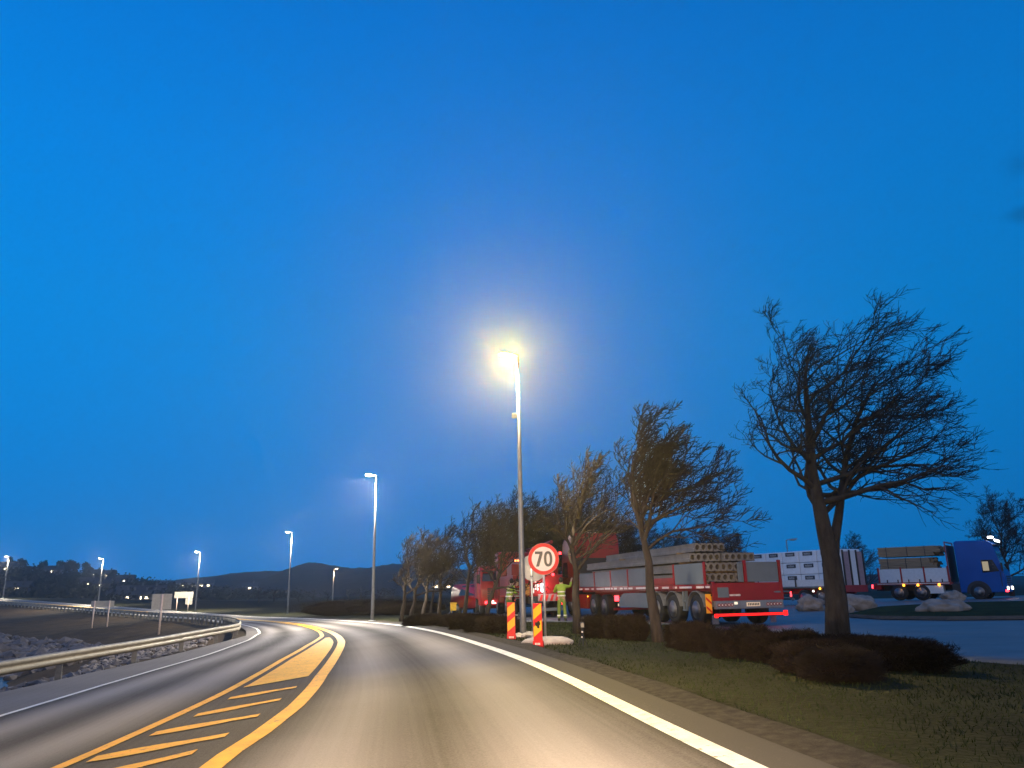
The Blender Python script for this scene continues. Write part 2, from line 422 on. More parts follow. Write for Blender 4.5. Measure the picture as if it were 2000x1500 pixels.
# ------------------------------------------------------------------ hills
def hill(name, h, x0, x1, y0, y1, nx, ny, m, amp, seed):
    X = np.linspace(x0, x1, nx); Y = np.linspace(y0, y1, ny); mb = MB()
    vs = []
    for y in Y:
        hz = h(X, np.full(nx, y))
        for x, zz in zip(X, hz):
            q = .7 * noise.noise(Vector((x / 37., y / 37., seed))) + .5 * noise.noise(Vector((x / 11., y / 11., seed))) + .35 * noise.noise(Vector((x / 4.5, y / 5., seed)))
            vs.append((x, y, float(zz) + q * amp * max(0, min(1, (zz + 1) / 8))))
    fs = [(j * nx + i, j * nx + i + 1, (j + 1) * nx + i + 1, (j + 1) * nx + i) for j in range(ny - 1) for i in range(nx - 1)]
    mb.add(vs, fs)
    return tag(mb.build(name, m, smooth=True, fix=False), kind='structure')
M_HILL = mat('hill_forest', (.018, .020, .018), rough=1, var=.5, scale=.03, bump=.9, bscale=.25, spec=0)
M_HILL2 = mat('hill_wood', (.014, .017, .012), rough=1, var=.5, scale=.05, bump=.9, bscale=.4, spec=0)
hill('far_hills', h_far, -1100, 1100, 480, 1320, 560, 44, M_HILL, 2.6, 2)
hill('near_hill', h_near, -620, 160, 210, 630, 170, 46, M_HILL2, .9, 7)

# ------------------------------------------------------------------ water of the bay
M_WATER = mat('bay_water', (.006, .010, .016), rough=.30, var=.2, scale=.4, bump=.8, bscale=2.2, spec=.12)
mb = MB(); mb.box(-260, -13.5, 6, 190, -3.4, -2.72)
tag(mb.build('water', M_WATER), kind='structure')

# ------------------------------------------------------------------ carriageway
def wear(s, d):
    """light wheel tracks, dark oil strips and joints"""
    yo, yl, di, de = d_yo(s), d_yl(s), d_in(s), d_edge(s)
    def lane(t):      # t 0..1 across a lane
        g = lambda c, w: math.exp(-((t - c) / w) ** 2)
        return .16 + .62 * g(.27, .14) + .60 * g(.76, .13) - .12 * g(.5, .07) - .16 * g(0.0, .07) - .16 * g(1.0, .07)
    if d < -.12: return -.05
    if d < 0: return .05
    if d < yo: return lane(d / yo)
    if d < yl: return .10
    if d < di: return lane((d - yl) / (di - yl))
    return .42
def loft(name, ss, dfun, ds, m, dz, wearfun=None):
    mb = MB(); n = len(ds); vs = []; w = []; uv = []
    for s in ss:
        for t in ds:
            d = dfun(s, t); vs.append(road(s, d, dz)); w.append(wearfun(s, d) if wearfun else .5); uv.append((d, s))
    fs = [(i * n + k, i * n + k + 1, (i + 1) * n + k + 1, (i + 1) * n + k) for i in range(len(ss) - 1) for k in range(n - 1)]
    mb.add(vs, fs)
    o = mb.build(name, m, smooth=True, fix=False)
    if wearfun:
        a = o.data.attributes.new('wear', 'FLOAT', 'POINT'); a.data.foreach_set('value', w)
        u = o.data.uv_layers.new(name='UVMap')
        for lp in o.data.loops: u.data[lp.index].uv = uv[lp.vertex_index]
    if len(o.data.polygons) and o.data.polygons[0].normal.z < 0: o.data.flip_normals()
    return o
S_ROAD = list(np.arange(0, 110, 1.0)) + list(np.arange(110, 336, 4.0))
o = loft('road', S_ROAD, lambda s, t: -.50 + t * (d_edge(s) + .50), [k / 110. for k in range(111)], M_ROAD, 0, wear)
tag(o, kind='structure')
M_GRAVEL = mat('verge_gravel', (.055, .047, .038), rough=.95, var=.5, scale=9, bump=1.0, bscale=60, spec=.1)
def verge_d(s, t): return -.49 - t * (.42 + .22 * noise.noise(Vector((s * .35, 0, 0))))
o = loft('verge', [s for s in S_ROAD if s < 75], verge_d, [0, .25, .5, .75, 1.0], M_GRAVEL, 0)
for v in o.data.vertices: v.co.z -= .01
tag(o, kind='structure')

def wear_paint(m, amount):
    """chips and scuffs: the asphalt shows through where a fine noise is low"""
    n, l = m.node_tree.nodes, m.node_tree.links; b = n['Principled BSDF']; src = b.inputs['Base Color'].links[0].from_socket
    tc = n.new('ShaderNodeTexCoord'); nz = n.new('ShaderNodeTexNoise'); nz.inputs['Scale'].default_value = 11; nz.inputs['Detail'].default_value = 9; nz.inputs['Roughness'].default_value = .75
    rp = n.new('ShaderNodeValToRGB'); rp.color_ramp.elements[0].position = amount; rp.color_ramp.elements[1].position = amount + .07
    mx = n.new('ShaderNodeMix'); mx.data_type = 'RGBA'; mx.inputs['A'].default_value = (.09, .08, .07, 1)
    l.new(tc.outputs['Object'], nz.inputs['Vector']); l.new(nz.outputs['Fac'], rp.inputs['Fac']); l.new(rp.outputs['Color'], mx.inputs['Factor']); l.new(src, mx.inputs['B']); l.new(mx.outputs['Result'], b.inputs['Base Color'])
M_WHITE = mat('white_paint', (.80, .76, .66), rough=.55, var=.22, scale=5, bump=.3, bscale=70)
M_YELLOW = mat('yellow_paint', (.92, .46, .010), rough=.55, var=.20, scale=4, bump=.3, bscale=70)
M_YELLOW2 = mat('worn_yellow_paint', (.86, .44, .02), rough=.6, var=.16, scale=3, bump=.3, bscale=70)
wear_paint(M_WHITE, .36); wear_paint(M_YELLOW, .36); wear_paint(M_YELLOW2, .36)
def line(name, s0, s1, dc, w, m, step=.5, dz=.010):
    ss = list(np.arange(s0, s1, step)) + [s1]
    o = loft(name, ss, lambda s, t: dc(s) + (t - .5) * w, [0, .5, 1], m, dz)
    return tag(o, kind='structure')
line('edge_line_marking', 0, 336, lambda s: 0, .19, M_WHITE)
line('inner_edge_line_marking', 0, 300, d_in, .12, M_WHITE)
line('centre_line_marking', 0, 300, d_yo, .22, M_YELLOW)
line('centre_line_marking', 0, 300, d_yl, .15, M_YELLOW)
mb = MB()
def bar(a, b, w):
    # slanting bar between two (s, d) points, w metres along the road
    n = 8
    for k in range(n):
        t0, t1 = k / n, (k + 1) / n
        q = []
        for t, e in ((t0, -w / 2), (t1, -w / 2), (t1, w / 2), (t0, w / 2)):
            q.append(road(a[0] + (b[0] - a[0]) * t + e * (.6 + .4 * math.sin(math.pi * min(1, t * 1.3 + .1))), a[1] + (b[1] - a[1]) * t, .010))
        mb.add(q, [(0, 1, 2, 3)])
for a, b in (((22.3, 5.35), (23.3, 4.3)), ((23.55, 5.33), (24.15, 4.17)), ((24.85, 5.13), (25.5, 4.05)), ((26.2, 4.95), (27.0, 3.96)), ((27.85, 4.80), (28.5, 3.86)), ((21.0, 5.5), (22.0, 4.45))):
    bar(a, b, .42)
o = mb.build('hatch_marking', M_YELLOW2, fix=False); tag(o, kind='structure')
mb = MB()
N_ = 36; vs = []
for k in range(N_ + 1):
    s = 29.35 + (43.6 - 29.35) * k / N_
    lo = d_yo(s) + .24; hi = d_yl(s) - .21
    if s < 30.1:   # slanted near end
        lo = max(lo, hi - (s - 29.35) / .75 * (hi - lo))
    if s > 41.5: lo = min(hi - .03, lo + (s - 41.5) * .02)
    vs += [road(s, lo, .011), road(s, max(hi, lo + .02), .011)]
mb.add(vs, [(2 * k, 2 * k + 1, 2 * k + 3, 2 * k + 2) for k in range(N_)])
tag(mb.build('gore_marking', M_YELLOW2, fix=False), kind='structure')

# ------------------------------------------------------------------ parking area behind the trees (a sheet that follows the ground)
M_LOT = mat('lot_asphalt', (.13, .135, .14), rough=.55, var=.25, scale=.8, bump=.3, bscale=40, spec=.6)
near_px = [(2300, 1330), (2000, 1283), (1900, 1277), (1790, 1267), (1700, 1248), (1600, 1238), (1500, 1230), (1400, 1224), (1300, 1220), (1200, 1217), (1100, 1215), (1000, 1214), (950, 1208), (900, 1203), (870, 1199)]
near_pt = [gp(px, py, .12 if px > 1300 else .0)[:2] for px, py in near_px]
near_pt[0] = (13.5, 8.0)
far_pt = [(70, 62), (68, 72), (62, 80), (55, 84), (48, 86), (42, 88), (34, 89), (28, 90), (22, 90), (16, 90), (11, 88), (6, 85), (2, 82), (-2, 78), (-6, 72)]
mb = MB(); vs = []; K = 40
pts = []
for a, b in zip(near_pt, far_pt):
    for k in range(K + 1):
        t = (max(k - 1, 0) / (K - 1)) ** 1.3
        pts.append((a[0] + (b[0] - a[0]) * t, a[1] + (b[1] - a[1]) * t))
pz = terr([p[0] for p in pts], [p[1] for p in pts])[0]
vs = [(p[0], p[1], float(q) + (.035 if i % (K + 1) else -.15)) for i, (p, q) in enumerate(zip(pts, pz))]
fs = [(i * (K + 1) + k, i * (K + 1) + k + 1, (i + 1) * (K + 1) + k + 1, (i + 1) * (K + 1) + k) for i in range(len(near_pt) - 1) for k in range(K)]
mb.add(vs, fs)
o = mb.build('parking_pavement', M_LOT, smooth=True, fix=False)
if o.data.polygons[0].normal.z < 0: o.data.flip_normals()
tag(o, kind='structure')
# grass island in the parking area, with its pale kerb behind
M_LAWN = mat('lawn', (.028, .040, .014), rough=1, var=.5, scale=1.2, bump=1, bscale=30, spec=.05)
M_KERB = mat('kerb_stone', (.10, .10, .10), rough=.8, var=.3, scale=3, bump=.4)
isl = [gp(1655, 1200, .2)[:2], gp(1720, 1204, .2)[:2], gp(1850, 1205, .22)[:2], gp(2050, 1203, .25)[:2], (44, 26.5), (52, 38), gp(2150, 1168, .42)[:2], gp(2000, 1175, .36)[:2], gp(1850, 1179, .30)[:2], gp(1720, 1186, .24)[:2]]
mb = MB(); cxy = np.mean(isl, axis=0)
ring = [(p[0], p[1], tz(*p) + .06) for p in isl]; ring2 = [(p[0], p[1], tz(*p) + .17) for p in isl]
ring3 = [(cxy[0] + (p[0] - cxy[0]) * .9, cxy[1] + (p[1] - cxy[1]) * .9, tz(*p) + .22) for p in isl]
n = len(isl)
mb.add(ring + ring2 + ring3 + [(cxy[0], cxy[1], tz(*cxy) + .27)], [(i, (i + 1) % n, n + (i + 1) % n, n + i) for i in range(n)], 1)
b0 = len(mb.v) - (3 * n + 1)
mb.f += [(b0 + n + i, b0 + n + (i + 1) % n, b0 + 2 * n + (i + 1) % n, b0 + 2 * n + i) for i in range(n)] + [(b0 + 2 * n + i, b0 + 2 * n + (i + 1) % n, b0 + 3 * n) for i in range(n)]
mb.m += [0] * (2 * n)
tag(mb.build('grass_island', [M_LAWN, M_KERB]), kind='structure')

# ------------------------------------------------------------------ street lamps
M_GALV = mat('galvanised_steel', (.24, .25, .26), rough=.5, metal=.35, var=.2, scale=8)
M_HEAD = mat('lamp_housing', (.30, .31, .33), rough=.4, metal=.3, var=.1)
def street_lamp(loc, h, toward, head_len, colr, watts, label, group, lens, r0=.085, r1=.045, box=False, up_tilt=.10, rad_=.12, spill=.10, halo_watts=0, cone=158):
    t = empty('street_lamp', loc, 0, label, 'street lamp', group)
    mb = MB(); mb.tube([(0, 0, -.1), (0, 0, .9), (0, 0, h * .6), (0, 0, h)], [r0 * 1.05, r0, r0 * .7, r1], 12)
    mb.tube([(0, 0, -.05), (0, 0, .06)], [r0 * 2.2, r0 * 2.2], 12)
    mb.build('pole', M_GALV, t, smooth=True)
    c, s_ = math.cos(toward), math.sin(toward)
    mb = MB(); L = head_len
    mb.tube([(0, 0, h - .05), (0, 0, h + .04), (c * .12, s_ * .12, h + .08), (c * .22, s_ * .22, h + .10)], [r1, r1, r1 * .85, r1 * .8], 8)
    mb.build('arm', M_GALV, t, smooth=True)
    mb = MB(); prof = [(-.5, .0), (-.46, .05), (-.2, .075), (.2, .08), (.42, .06), (.5, .0)]
    hd = MB()
    for k in range(len(prof)): pass
    rings = []
    for k, (u, hh) in enumerate(prof):
        wv = .13 * math.sqrt(max(0.02, 1 - (u / .52) ** 4))
        for j in range(8):
            a = math.pi * j / 7
            rings.append((u * L, wv * math.cos(a), hh * math.sin(a)))
    hd.add(rings, [(i * 8 + j, i * 8 + j + 1, (i + 1) * 8 + j + 1, (i + 1) * 8 + j) for i in range(len(prof) - 1) for j in range(7)] + [(i * 8, (i + 1) * 8, (i + 1) * 8 + 7, i * 8 + 7) for i in range(len(prof) - 1)])
    head = hd.build('lamp_head', M_HEAD, t, smooth=True)
    head.location = (c * (.18 + L / 2), s_ * (.18 + L / 2), h + .10); head.rotation_euler = (0, -up_tilt, toward)
    ln = MB(); ln.ball((0, 0, 0), 1, 3, sc=(L * .40, .115, .085))
    lens_o = ln.build('lens', lens, head, loc=(0, 0, -.02), smooth=True)
    if watts:
        if halo_watts:  # added yellow spot facing the traffic, lights the haze into a halo
            ld = bpy.data.lights.new('halo_spot', 'SPOT'); ld.energy = halo_watts; ld.color = (1, .66, .04); ld.shadow_soft_size = rad_
            ld.spot_size = rad(160); ld.spot_blend = .65
            lo = bpy.data.objects.new('halo_spot', ld); COL.objects.link(lo); lo.parent = t
            lo.location = (c * (.18 + L * .3), s_ * (.18 + L * .3) - .22, h - .12); lo.rotation_euler = Vector((0, -1, .45)).to_track_quat('-Z', 'Y').to_euler()
        for kind_, part in (('SPOT', 1 - spill), ('POINT', spill)):    # cut-off lantern: most of its light goes down, a little spills sideways
            ld = bpy.data.lights.new('lamp_light', kind_); ld.energy = watts * part; ld.color = colr; ld.shadow_soft_size = rad_
            if kind_ == 'SPOT': ld.spot_size = rad(cone); ld.spot_blend = .35
            lo = bpy.data.objects.new('lamp_light', ld); COL.objects.link(lo); lo.parent = t
            lo.location = (c * (.18 + L / 2), s_ * (.18 + L / 2), h - (.16 if kind_ == 'SPOT' else .24))
            if kind_ == 'SPOT': lo.rotation_euler = Vector((c * .36, s_ * .36, -.93)).to_track_quat('-Z', 'Y').to_euler()
    if box:
        mb = MB(); mb.box(-.20, -.045, -.05, .05, -.07, .07, bev=.01)
        mb.build('sensor_box', mat('pale_box', (.55, .6, .45), rough=.4), t, loc=(0, 0, box))
    return t
L_YEL = glow('lens_yellow', (1.0, .80, .22), 5)
L_WHT = glow('lens_white', (1.0, .93, .72), 30)
L_OFF = mat('lens_unlit', (.35, .38, .40), rough=.3)
PI = math.pi
pA = gp(1022, 1243, .1)
street_lamp((pA[0], pA[1], .03), 7.93, PI, .42, (1.0, .82, .52), 5000, 'nearest and tallest street lamp, burning bright yellow beside the speed sign', 'street lamps along the road', L_YEL, box=6.15, spill=.15, halo_watts=14000)
street_lamp((at(727, 1212, 40)[0], 40, tz(at(727, 1212, 40)[0], 40)), 7.35, PI, .45, (1.0, .90, .74), 13000, 'street lamp glowing white at the outside of the bend, just left of the bare trees', 'street lamps along the road', L_WHT)
street_lamp((5.9, -5.5, tz(5.9, -5.5)), 7.4, PI, .45, (1.0, .80, .58), 5200, 'unseen street lamp added behind the camera to brighten the near lanes', 'street lamps along the road', L_WHT, spill=.0, cone=124)  # unseen lamp, added to brighten the near road
xC = at(561, 1205, 73)[0]
street_lamp((xC, 73, -.66), 7.6, PI, .5, (1.0, .9, .7), 9000, 'street lamp with a white head standing left of the hump of the dark ridge', 'street lamps along the road', L_WHT)
xD = at(381, 1196, 97)[0]
street_lamp((xD, 97, -.72), 7.3, PI, .55, (1.0, .9, .7), 11000, 'street lamp right behind the double square road signs on the far side', 'street lamps along the road', L_WHT)
xE = at(192, 1176, 128)[0]
street_lamp((xE, 128, .25), at(192, 1092, 128)[2] - .25, PI, .7, (1.0, .9, .7), 14000, 'street lamp above the twin pale sign backs on the causeway', 'street lamps along the road', L_WHT, r0=.11)
xF = at(6, 1165, 166)[0]
street_lamp((xF, 166, 1.7), at(6, 1088, 166)[2] - 1.7, PI, .8, (1.0, .9, .7), 15000, 'street lamp at the far left edge near the house with two lit windows', 'street lamps along the road', L_WHT, r0=.12)
xG = at(649, 1183, 118)[0]
street_lamp((xG, 118, -.45), at(652, 1112, 118)[2] + .45, 0, .5, (1.0, .72, .4), 1800, 'small distant street lamp glowing orange in front of the dark ridge', None, glow('lens_orange', (1, .72, .4), 14), r0=.10)
xH = at(1545, 1140, 66)[0]
t = street_lamp((xH, 66, .15), at(1545, 1056, 66)[2] - .15, 0, .8, (1, 1, 1), 0, 'unlit lamp post rising behind the white packages', None, L_OFF, r0=.07)

# ------------------------------------------------------------------ guard rail
r_off = tab([(0, .9), (40, .75), (52, .35), (75, .35), (100, .8), (336, .8)])
M_RAIL = mat('rail_steel', (.30, .27, .21), rough=.6, metal=.15, var=.25, scale=4)
M_POST = mat('rail_post', (.16, .16, .16), rough=.6, metal=.3, var=.3)
rail = empty('guard_rail', road(33, d_edge(33) + .9), 0, 'long steel guard rail following the inside of the bend and on along the causeway', 'guard rail')
rb = rail.location
prof = [(-.0, .0), (.05, .03), (.08, .075), (.05, .12), (.0, .155), (.05, .19), (.08, .235), (.05, .28), (.0, .31)]
mb = MB(); vs = []
SR = list(np.arange(6, 100, 1.0)) + list(np.arange(100, 300, 3.0))
for s in SR:
    for a, h in prof:
        q = road(s, d_edge(s) + r_off(s) - a, 0); zb = road(s, d_edge(s), 0)[2] - .22
        vs.append((q[0] - rb.x, q[1] - rb.y, zb + .44 + h - rb.z))
n = len(prof)
mb.add(vs, [(i * n + k, i * n + k + 1, (i + 1) * n + k + 1, (i + 1) * n + k) for i in range(len(SR) - 1) for k in range(n - 1)])
o = mb.build('beam', M_RAIL, rail, smooth=True, fix=False)
md = o.modifiers.new('thick', 'SOLIDIFY'); md.thickness = .006; md.offset = 0
for s in list(np.arange(10, 62, 4.0)) + list(np.arange(64, 226, 2.0)):
    q = road(s, d_edge(s) + r_off(s) + .12); zb = road(s, d_edge(s), 0)[2] - .22
    mb = MB(); mb.box(-.05, .05, -.07, .07, -.5, .72)
    k = int(s * 2)
    mb.build('post', M_POST, rail, loc=(q[0] - rb.x, q[1] - rb.y, zb - rb.z), rz=math.atan2(_T[k, 1], _T[k, 0]))

# ------------------------------------------------------------------ shore rocks (far too many to count)
M_ROCK = mat('shore_rock', (.13, .115, .115), rough=.9, var=.55, scale=1.4, bump=.8, bscale=12)
R = rnd(11); mb = MB()
def rock(mb, c, r, R, flat=.6, sub=1):
    bm = bmesh.new(); bmesh.ops.create_icosphere(bm, subdivisions=sub, radius=1)
    sd = R.random() * 50; sx, sy, a = R.uniform(.7, 1.3), R.uniform(.6, 1.1), R.random() * 6.3
    vs = []
    for q in bm.verts:
        k = 1 + .45 * noise.noise(q.co * 1.3 + Vector((sd, 0, sd)))
        x, y, zz = q.co.x * k * sx, q.co.y * k * sy, q.co.z * k * flat
        vs.append((c[0] + r * (x * math.cos(a) - y * math.sin(a)), c[1] + r * (x * math.sin(a) + y * math.cos(a)), c[2] + r * zz))
    bm.verts.index_update(); mb.add(vs, [[q.index for q in f.verts] for f in bm.faces]); bm.free()
cand = []
for _ in range(5200):
    s = R.uniform(66, 215); e = d_edge(s)
    L = float(np.interp(s, [0, 55, 85, 125, 200], [9, 11, 20, 38, 40]))
    q = road(s, e + L * R.uniform(.45, .93))
    cand.append((q[0], q[1], R.uniform(.14, .50) * (1 if R.random() < .85 else 1.6)))
for _ in range(1500):
    s = R.uniform(12, 68); e = d_edge(s)
    q = road(s, e + R.uniform(1.7, 7)); cand.append((q[0], q[1], R.uniform(.07, .24)))
zz = terr([c[0] for c in cand], [c[1] for c in cand])[0]
for (x, y, r), q in zip(cand, zz):
    if q > -3.3: rock(mb, (x, y, float(q) + r * .15), r, R, .7)
o = mb.build('shore_rocks', M_ROCK, fix=False)
tag(o, 'band of broken grey rocks along the water below the causeway', 'rocks', kind='stuff')

# ------------------------------------------------------------------ road signs
M_SIGNW = mat('sign_white', (.85, .76, .68), rough=.6, var=.06, scale=3)
M_SIGNR = mat('sign_red', (.70, .015, .012), rough=.6, var=.12, scale=3)
M_SIGNB = mat('sign_black', (.01, .01, .012), rough=.4, var=.1)
M_SIGNG = mat('sign_back_grey', (.36, .35, .35), rough=.5, metal=.25, var=.15)
M_POLEP = mat('sign_post_steel', (.55, .53, .50), rough=.35, metal=.4, var=.15)
def ring_flat(mb, ro, ri, y, cx=0, cz=0, n=48, sx=1, pw=2, m=0):
    v = []
    for rr in (ro, ri):
        for k in range(n):
            a = 2 * PI * k / n; c, s_ = math.cos(a), math.sin(a)
            ex = 2 / pw
            v.append((cx + rr[0] * math.copysign(abs(c) ** ex, c), y, cz + rr[1] * math.copysign(abs(s_) ** ex, s_)))
    mb.add(v, [(k, (k + 1) % n, n + (k + 1) % n, n + k) for k in range(n)], m)
def speed_sign(loc, rz):
    t = empty('speed_sign', loc, rz, 'round red-rimmed speed limit sign reading 70 on its steel post', 'road sign')
    zc, r = 1.97, .395
    mb = MB(); mb.tube([(0, .04, -.15), (0, .04, zc + .2)], .03, 12); mb.build('post', M_POLEP, t, smooth=True)
    mb = MB(); mb.lathe([(r, .0), (r, .02), (r - .01, .022)], 56, 'y', (0, 0, zc)); mb.build('back_plate', M_SIGNG, t)
    mb = MB(); ring_flat(mb, (r - .004, r - .004), (r * .765, r * .765), -.003, 0, zc, 64)
    rim = mb.build('rim', M_SIGNR, t, fix=False)
    mb = MB(); n = 64
    mb.add([(math.cos(2 * PI * k / n) * r * .775, -.001, zc + math.sin(2 * PI * k / n) * r * .775) for k in range(n)], [tuple(range(n))])
    mb.build('face', M_SIGNW, t, fix=False)
    mb = MB(); y = -.005; H_ = .375; W_ = .195; st = .066
    x0 = -.215; z0 = zc - H_ / 2
    # the 7: a bar with a slanting stem
    mb.add([(x0, y, z0 + H_), (x0 + W_, y, z0 + H_), (x0 + W_, y, z0 + H_ - st), (x0, y, z0 + H_ - st)], [(0, 1, 2, 3)])
    mb.add([(x0 + W_, y - .0004, z0 + H_ - st + .002), (x0 + W_ - .078, y - .0004, z0 + H_ - st + .002), (x0 + .020, y - .0004, z0), (x0 + .098, y - .0004, z0)], [(0, 1, 2, 3)])
    ring_flat(mb, (.108, H_ / 2 + .004), (.042, H_ / 2 - .060), y, .118, zc, 48, pw=2.35)
    mb.build('number', M_SIGNB, t, fix=False)
    mb = MB(); mb.box(-.05, .05, .015, .085, zc - .27, zc - .24); mb.box(-.05, .05, .015, .085, zc + .2, zc + .23); mb.build('clamp', M_POLEP, t)
    return t
p = gp(1066, 1253, .06)
speed_sign((p[0], p[1], tz(p[0], p[1])), rad(3))
p = gp(1041, 1240, .05)
t = empty('road_sign', (p[0], p[1], tz(p[0], p[1])), rad(8), 'round road sign seen from its blank grey back behind the 70 sign', 'road sign')
mb = MB(); mb.tube([(0, 0, -.15), (0, 0, 2.2)], .03, 12); mb.build('post', M_POLEP, t, smooth=True)
mb = MB(); mb.lathe([(.385, .05), (.385, .07)], 48, 'y', (.07, 0, 1.86)); mb.build('sign_plate', M_SIGNG, t)
mb = MB(); mb.tube([(0, 0, 1.60), (0, 0, 1.635)], .042, 12); mb.tube([(0, 0, 2.02), (0, 0, 2.055)], .042, 12); mb.build('clamp', M_GALV, t)

# hazard boards beside the signs
M_HR = mat('marker_red', (.75, .012, .010), rough=.6, var=.1); M_HY = mat('marker_yellow', (.90, .48, .005), rough=.6, var=.1)
def hazard_board(loc, rz, label, shaded=False):
    t = empty('hazard_board', loc, rz, label, 'hazard marker', 'red and yellow hazard boards by the lamp post')
    W, Z0, Z1 = .19, .10, .90
    mb = MB(); mb.box(-W / 2 - .008, W / 2 + .008, .0, .035, Z0 - .02, Z1 + .01, bev=.006); mb.build('panel', M_HR, t)
    mb = MB()
    # diagonal yellow bands rising to the right, clipped to the board
    def clip(poly, f):
        out = []
        for i in range(len(poly)):
            a, b = poly[i], poly[(i + 1) % len(poly)]; fa, fb = f(a), f(b)
            if fa >= 0: out.append(a)
            if fa * fb < 0:
                q = fa / (fa - fb); out.append((a[0] + (b[0] - a[0]) * q, a[1] + (b[1] - a[1]) * q))
        return out
    for c0 in (Z0 + .17, Z0 + .535):
        sl = .80; hh = .215
        P = [(-W / 2, c0 - sl * W / 2), (W / 2, c0 + sl * W / 2), (W / 2, c0 + sl * W / 2 + hh), (-W / 2, c0 - sl * W / 2 + hh)]
        for f in (lambda q: Z1 - q[1], lambda q: q[1] - Z0 - .03): P = clip(P, f)
        if len(P) > 2: mb.add([(x, -.002, zz) for x, zz in P], [tuple(range(len(P)))])
    mb.build('stripe', M_HY, t, fix=False)
    mb = MB(); mb.box(-W / 2 - .02, W / 2 + .02, -.02, .06, -.04, .12, bev=.01); ft = mb.build('foot', M_HR, t)
    mb = MB()
    for k in range(4): mb.box(-.06 + k * .032, -.06 + k * .032 + .021, -.024, -.021, .035, .08)
    mb.build('mark', M_SIGNW, ft)
    if shaded:  # dark patch painted on for the shade on this board
        mb = MB(); mb.ball((.01, -.006, .47), .05, 2, amp=.8, seed=4, sc=(1, .05, 1.3)); mb.build('shade_patch', mat('shade_black', (.03, .02, .01), rough=.9), t)
    return t
p = gp(999, 1251, .07); hazard_board((p[0], p[1], tz(p[0], p[1])), rad(-4), 'bright red and yellow hazard board left of the lamp post')
p = gp(1051, 1266, .07); hazard_board((p[0], p[1], tz(p[0], p[1])), rad(-22), 'red and yellow hazard board with a painted shade patch in front of the 70 sign', True)

# stone pad and small stones under the signs
M_STONE = mat('pale_stone', (.40, .35, .30), rough=.9, var=.3, scale=5, bump=.6)
p = gp(1068, 1262, .06); zb = tz(p[0], p[1])
mb = MB(); mb.ball((0, 0, 0), .55, 3, amp=.16, seed=3, sc=(1.1, .75, .26))
o = mb.build('stone_slab', M_STONE, loc=(p[0] + .02, p[1] + .15, zb + .03), smooth=True); tag(o, 'flat pale stone slab lying around the foot of the 70 sign', 'stone slab')
R = rnd(5)
spots = [(1014, 1248, .12, 'small pale stone left in the row by the lamp post foot'), (1024, 1247, .10, 'pale stone in front of the foot of the lamp post'), (1031, 1249, .13, 'larger pale stone between lamp post and 70 sign'), (1036, 1243, .11, 'pale stone lying behind the others beside the grey sign post'), (1027, 1241, .09, 'little pale stone against the back of the lamp post')]
for px, py, r, lb in spots:
    q = gp(px, py, .06); mb = MB(); rock(mb, (0, 0, r * .3), r * 1.25, R, .65, 2)
    o = mb.build('stone', M_STONE, loc=(q[0], q[1], tz(q[0], q[1]))); tag(o, lb, 'stone', 'small stones at the foot of the lamp post')
# dark tripod in the grass
p = gp(1139, 1266, .05); zb = tz(p[0], p[1])
t = empty('tripod', (p[0], p[1], zb), 0, 'small black tripod standing in the grass right of the 70 sign', 'tripod')
M_BLK = mat('black_plastic', (.012, .012, .014), rough=.35, var=.2)
for k in range(3):
    a = 2 * PI * k / 3 + .5; mb = MB(); mb.tube([(0, 0, .26), (.12 * math.cos(a), .12 * math.sin(a), -.02)], [.014, .011], 8); mb.build('leg', M_BLK, t)
mb = MB(); mb.tube([(0, 0, .24), (0, 0, .40)], .018, 8); mb.box(-.045, .045, -.05, .05, .38, .50, bev=.012); mb.build('head', M_BLK, t)
mb = MB(); mb.ball((-.01, -.05, .30), .022, 2); mb.ball((-.02, -.045, .19), .018, 2); mb.build('reflector', M_SIGNW, t)

# road sign backs on the far side of the bay
M_SIGNP = mat('sign_back_pale', (.40, .37, .33), rough=.5, metal=.2, var=.15)
M_PINK = mat('sign_pole_paint', (.66, .50, .42), rough=.45, var=.12)
def board_sign(px, pb, pt, Y, w, h, label, boards, two=0, group='sign backs beyond the bay'):
    b = at(px, pb, Y); zt_ = at(px, pt, Y)[2]; zb = min(b[2], tz(b[0], Y))
    t = empty('road_sign', (b[0], Y, zb), math.atan2(-b[0], Y) * .3, label, 'road sign', group)
    H_ = zt_ - zb
    for dx in ((0,) if not two else (0, two)):
        mb = MB(); mb.tube([(dx, 0, -.3), (dx, 0, H_ - .02)], .075 if not two else .06, 10); mb.build('post', M_PINK, t, smooth=True)
    for (x0, x1, z0, z1) in boards:
        mb = MB(); mb.box(x0, x1, .07, .10, H_ + z0, H_ + z1, bev=.01); mb.build('sign_plate', M_SIGNP, t)
    return t
board_sign(311, 1231, 1160, 58, 1, 1, 'large square sign back on a pale post at the edge of the rocks', [(-.75, .66, -1.12, .0)])
board_sign(180, 1220, 1173, 76, 1, 1, 'sign on a pinkish post above the rocks with two narrow plates on twin posts', [(-.35, 1.75, -.62, -.05)], two=1.35)
board_sign(344, 1193, 1166, 100, 1, 1, 'wide sign back with a small square plate hanging under its right end', [(-.4, 1.9, -.15, .62), (1.0, 1.85, -.95, -.18)], two=1.4)

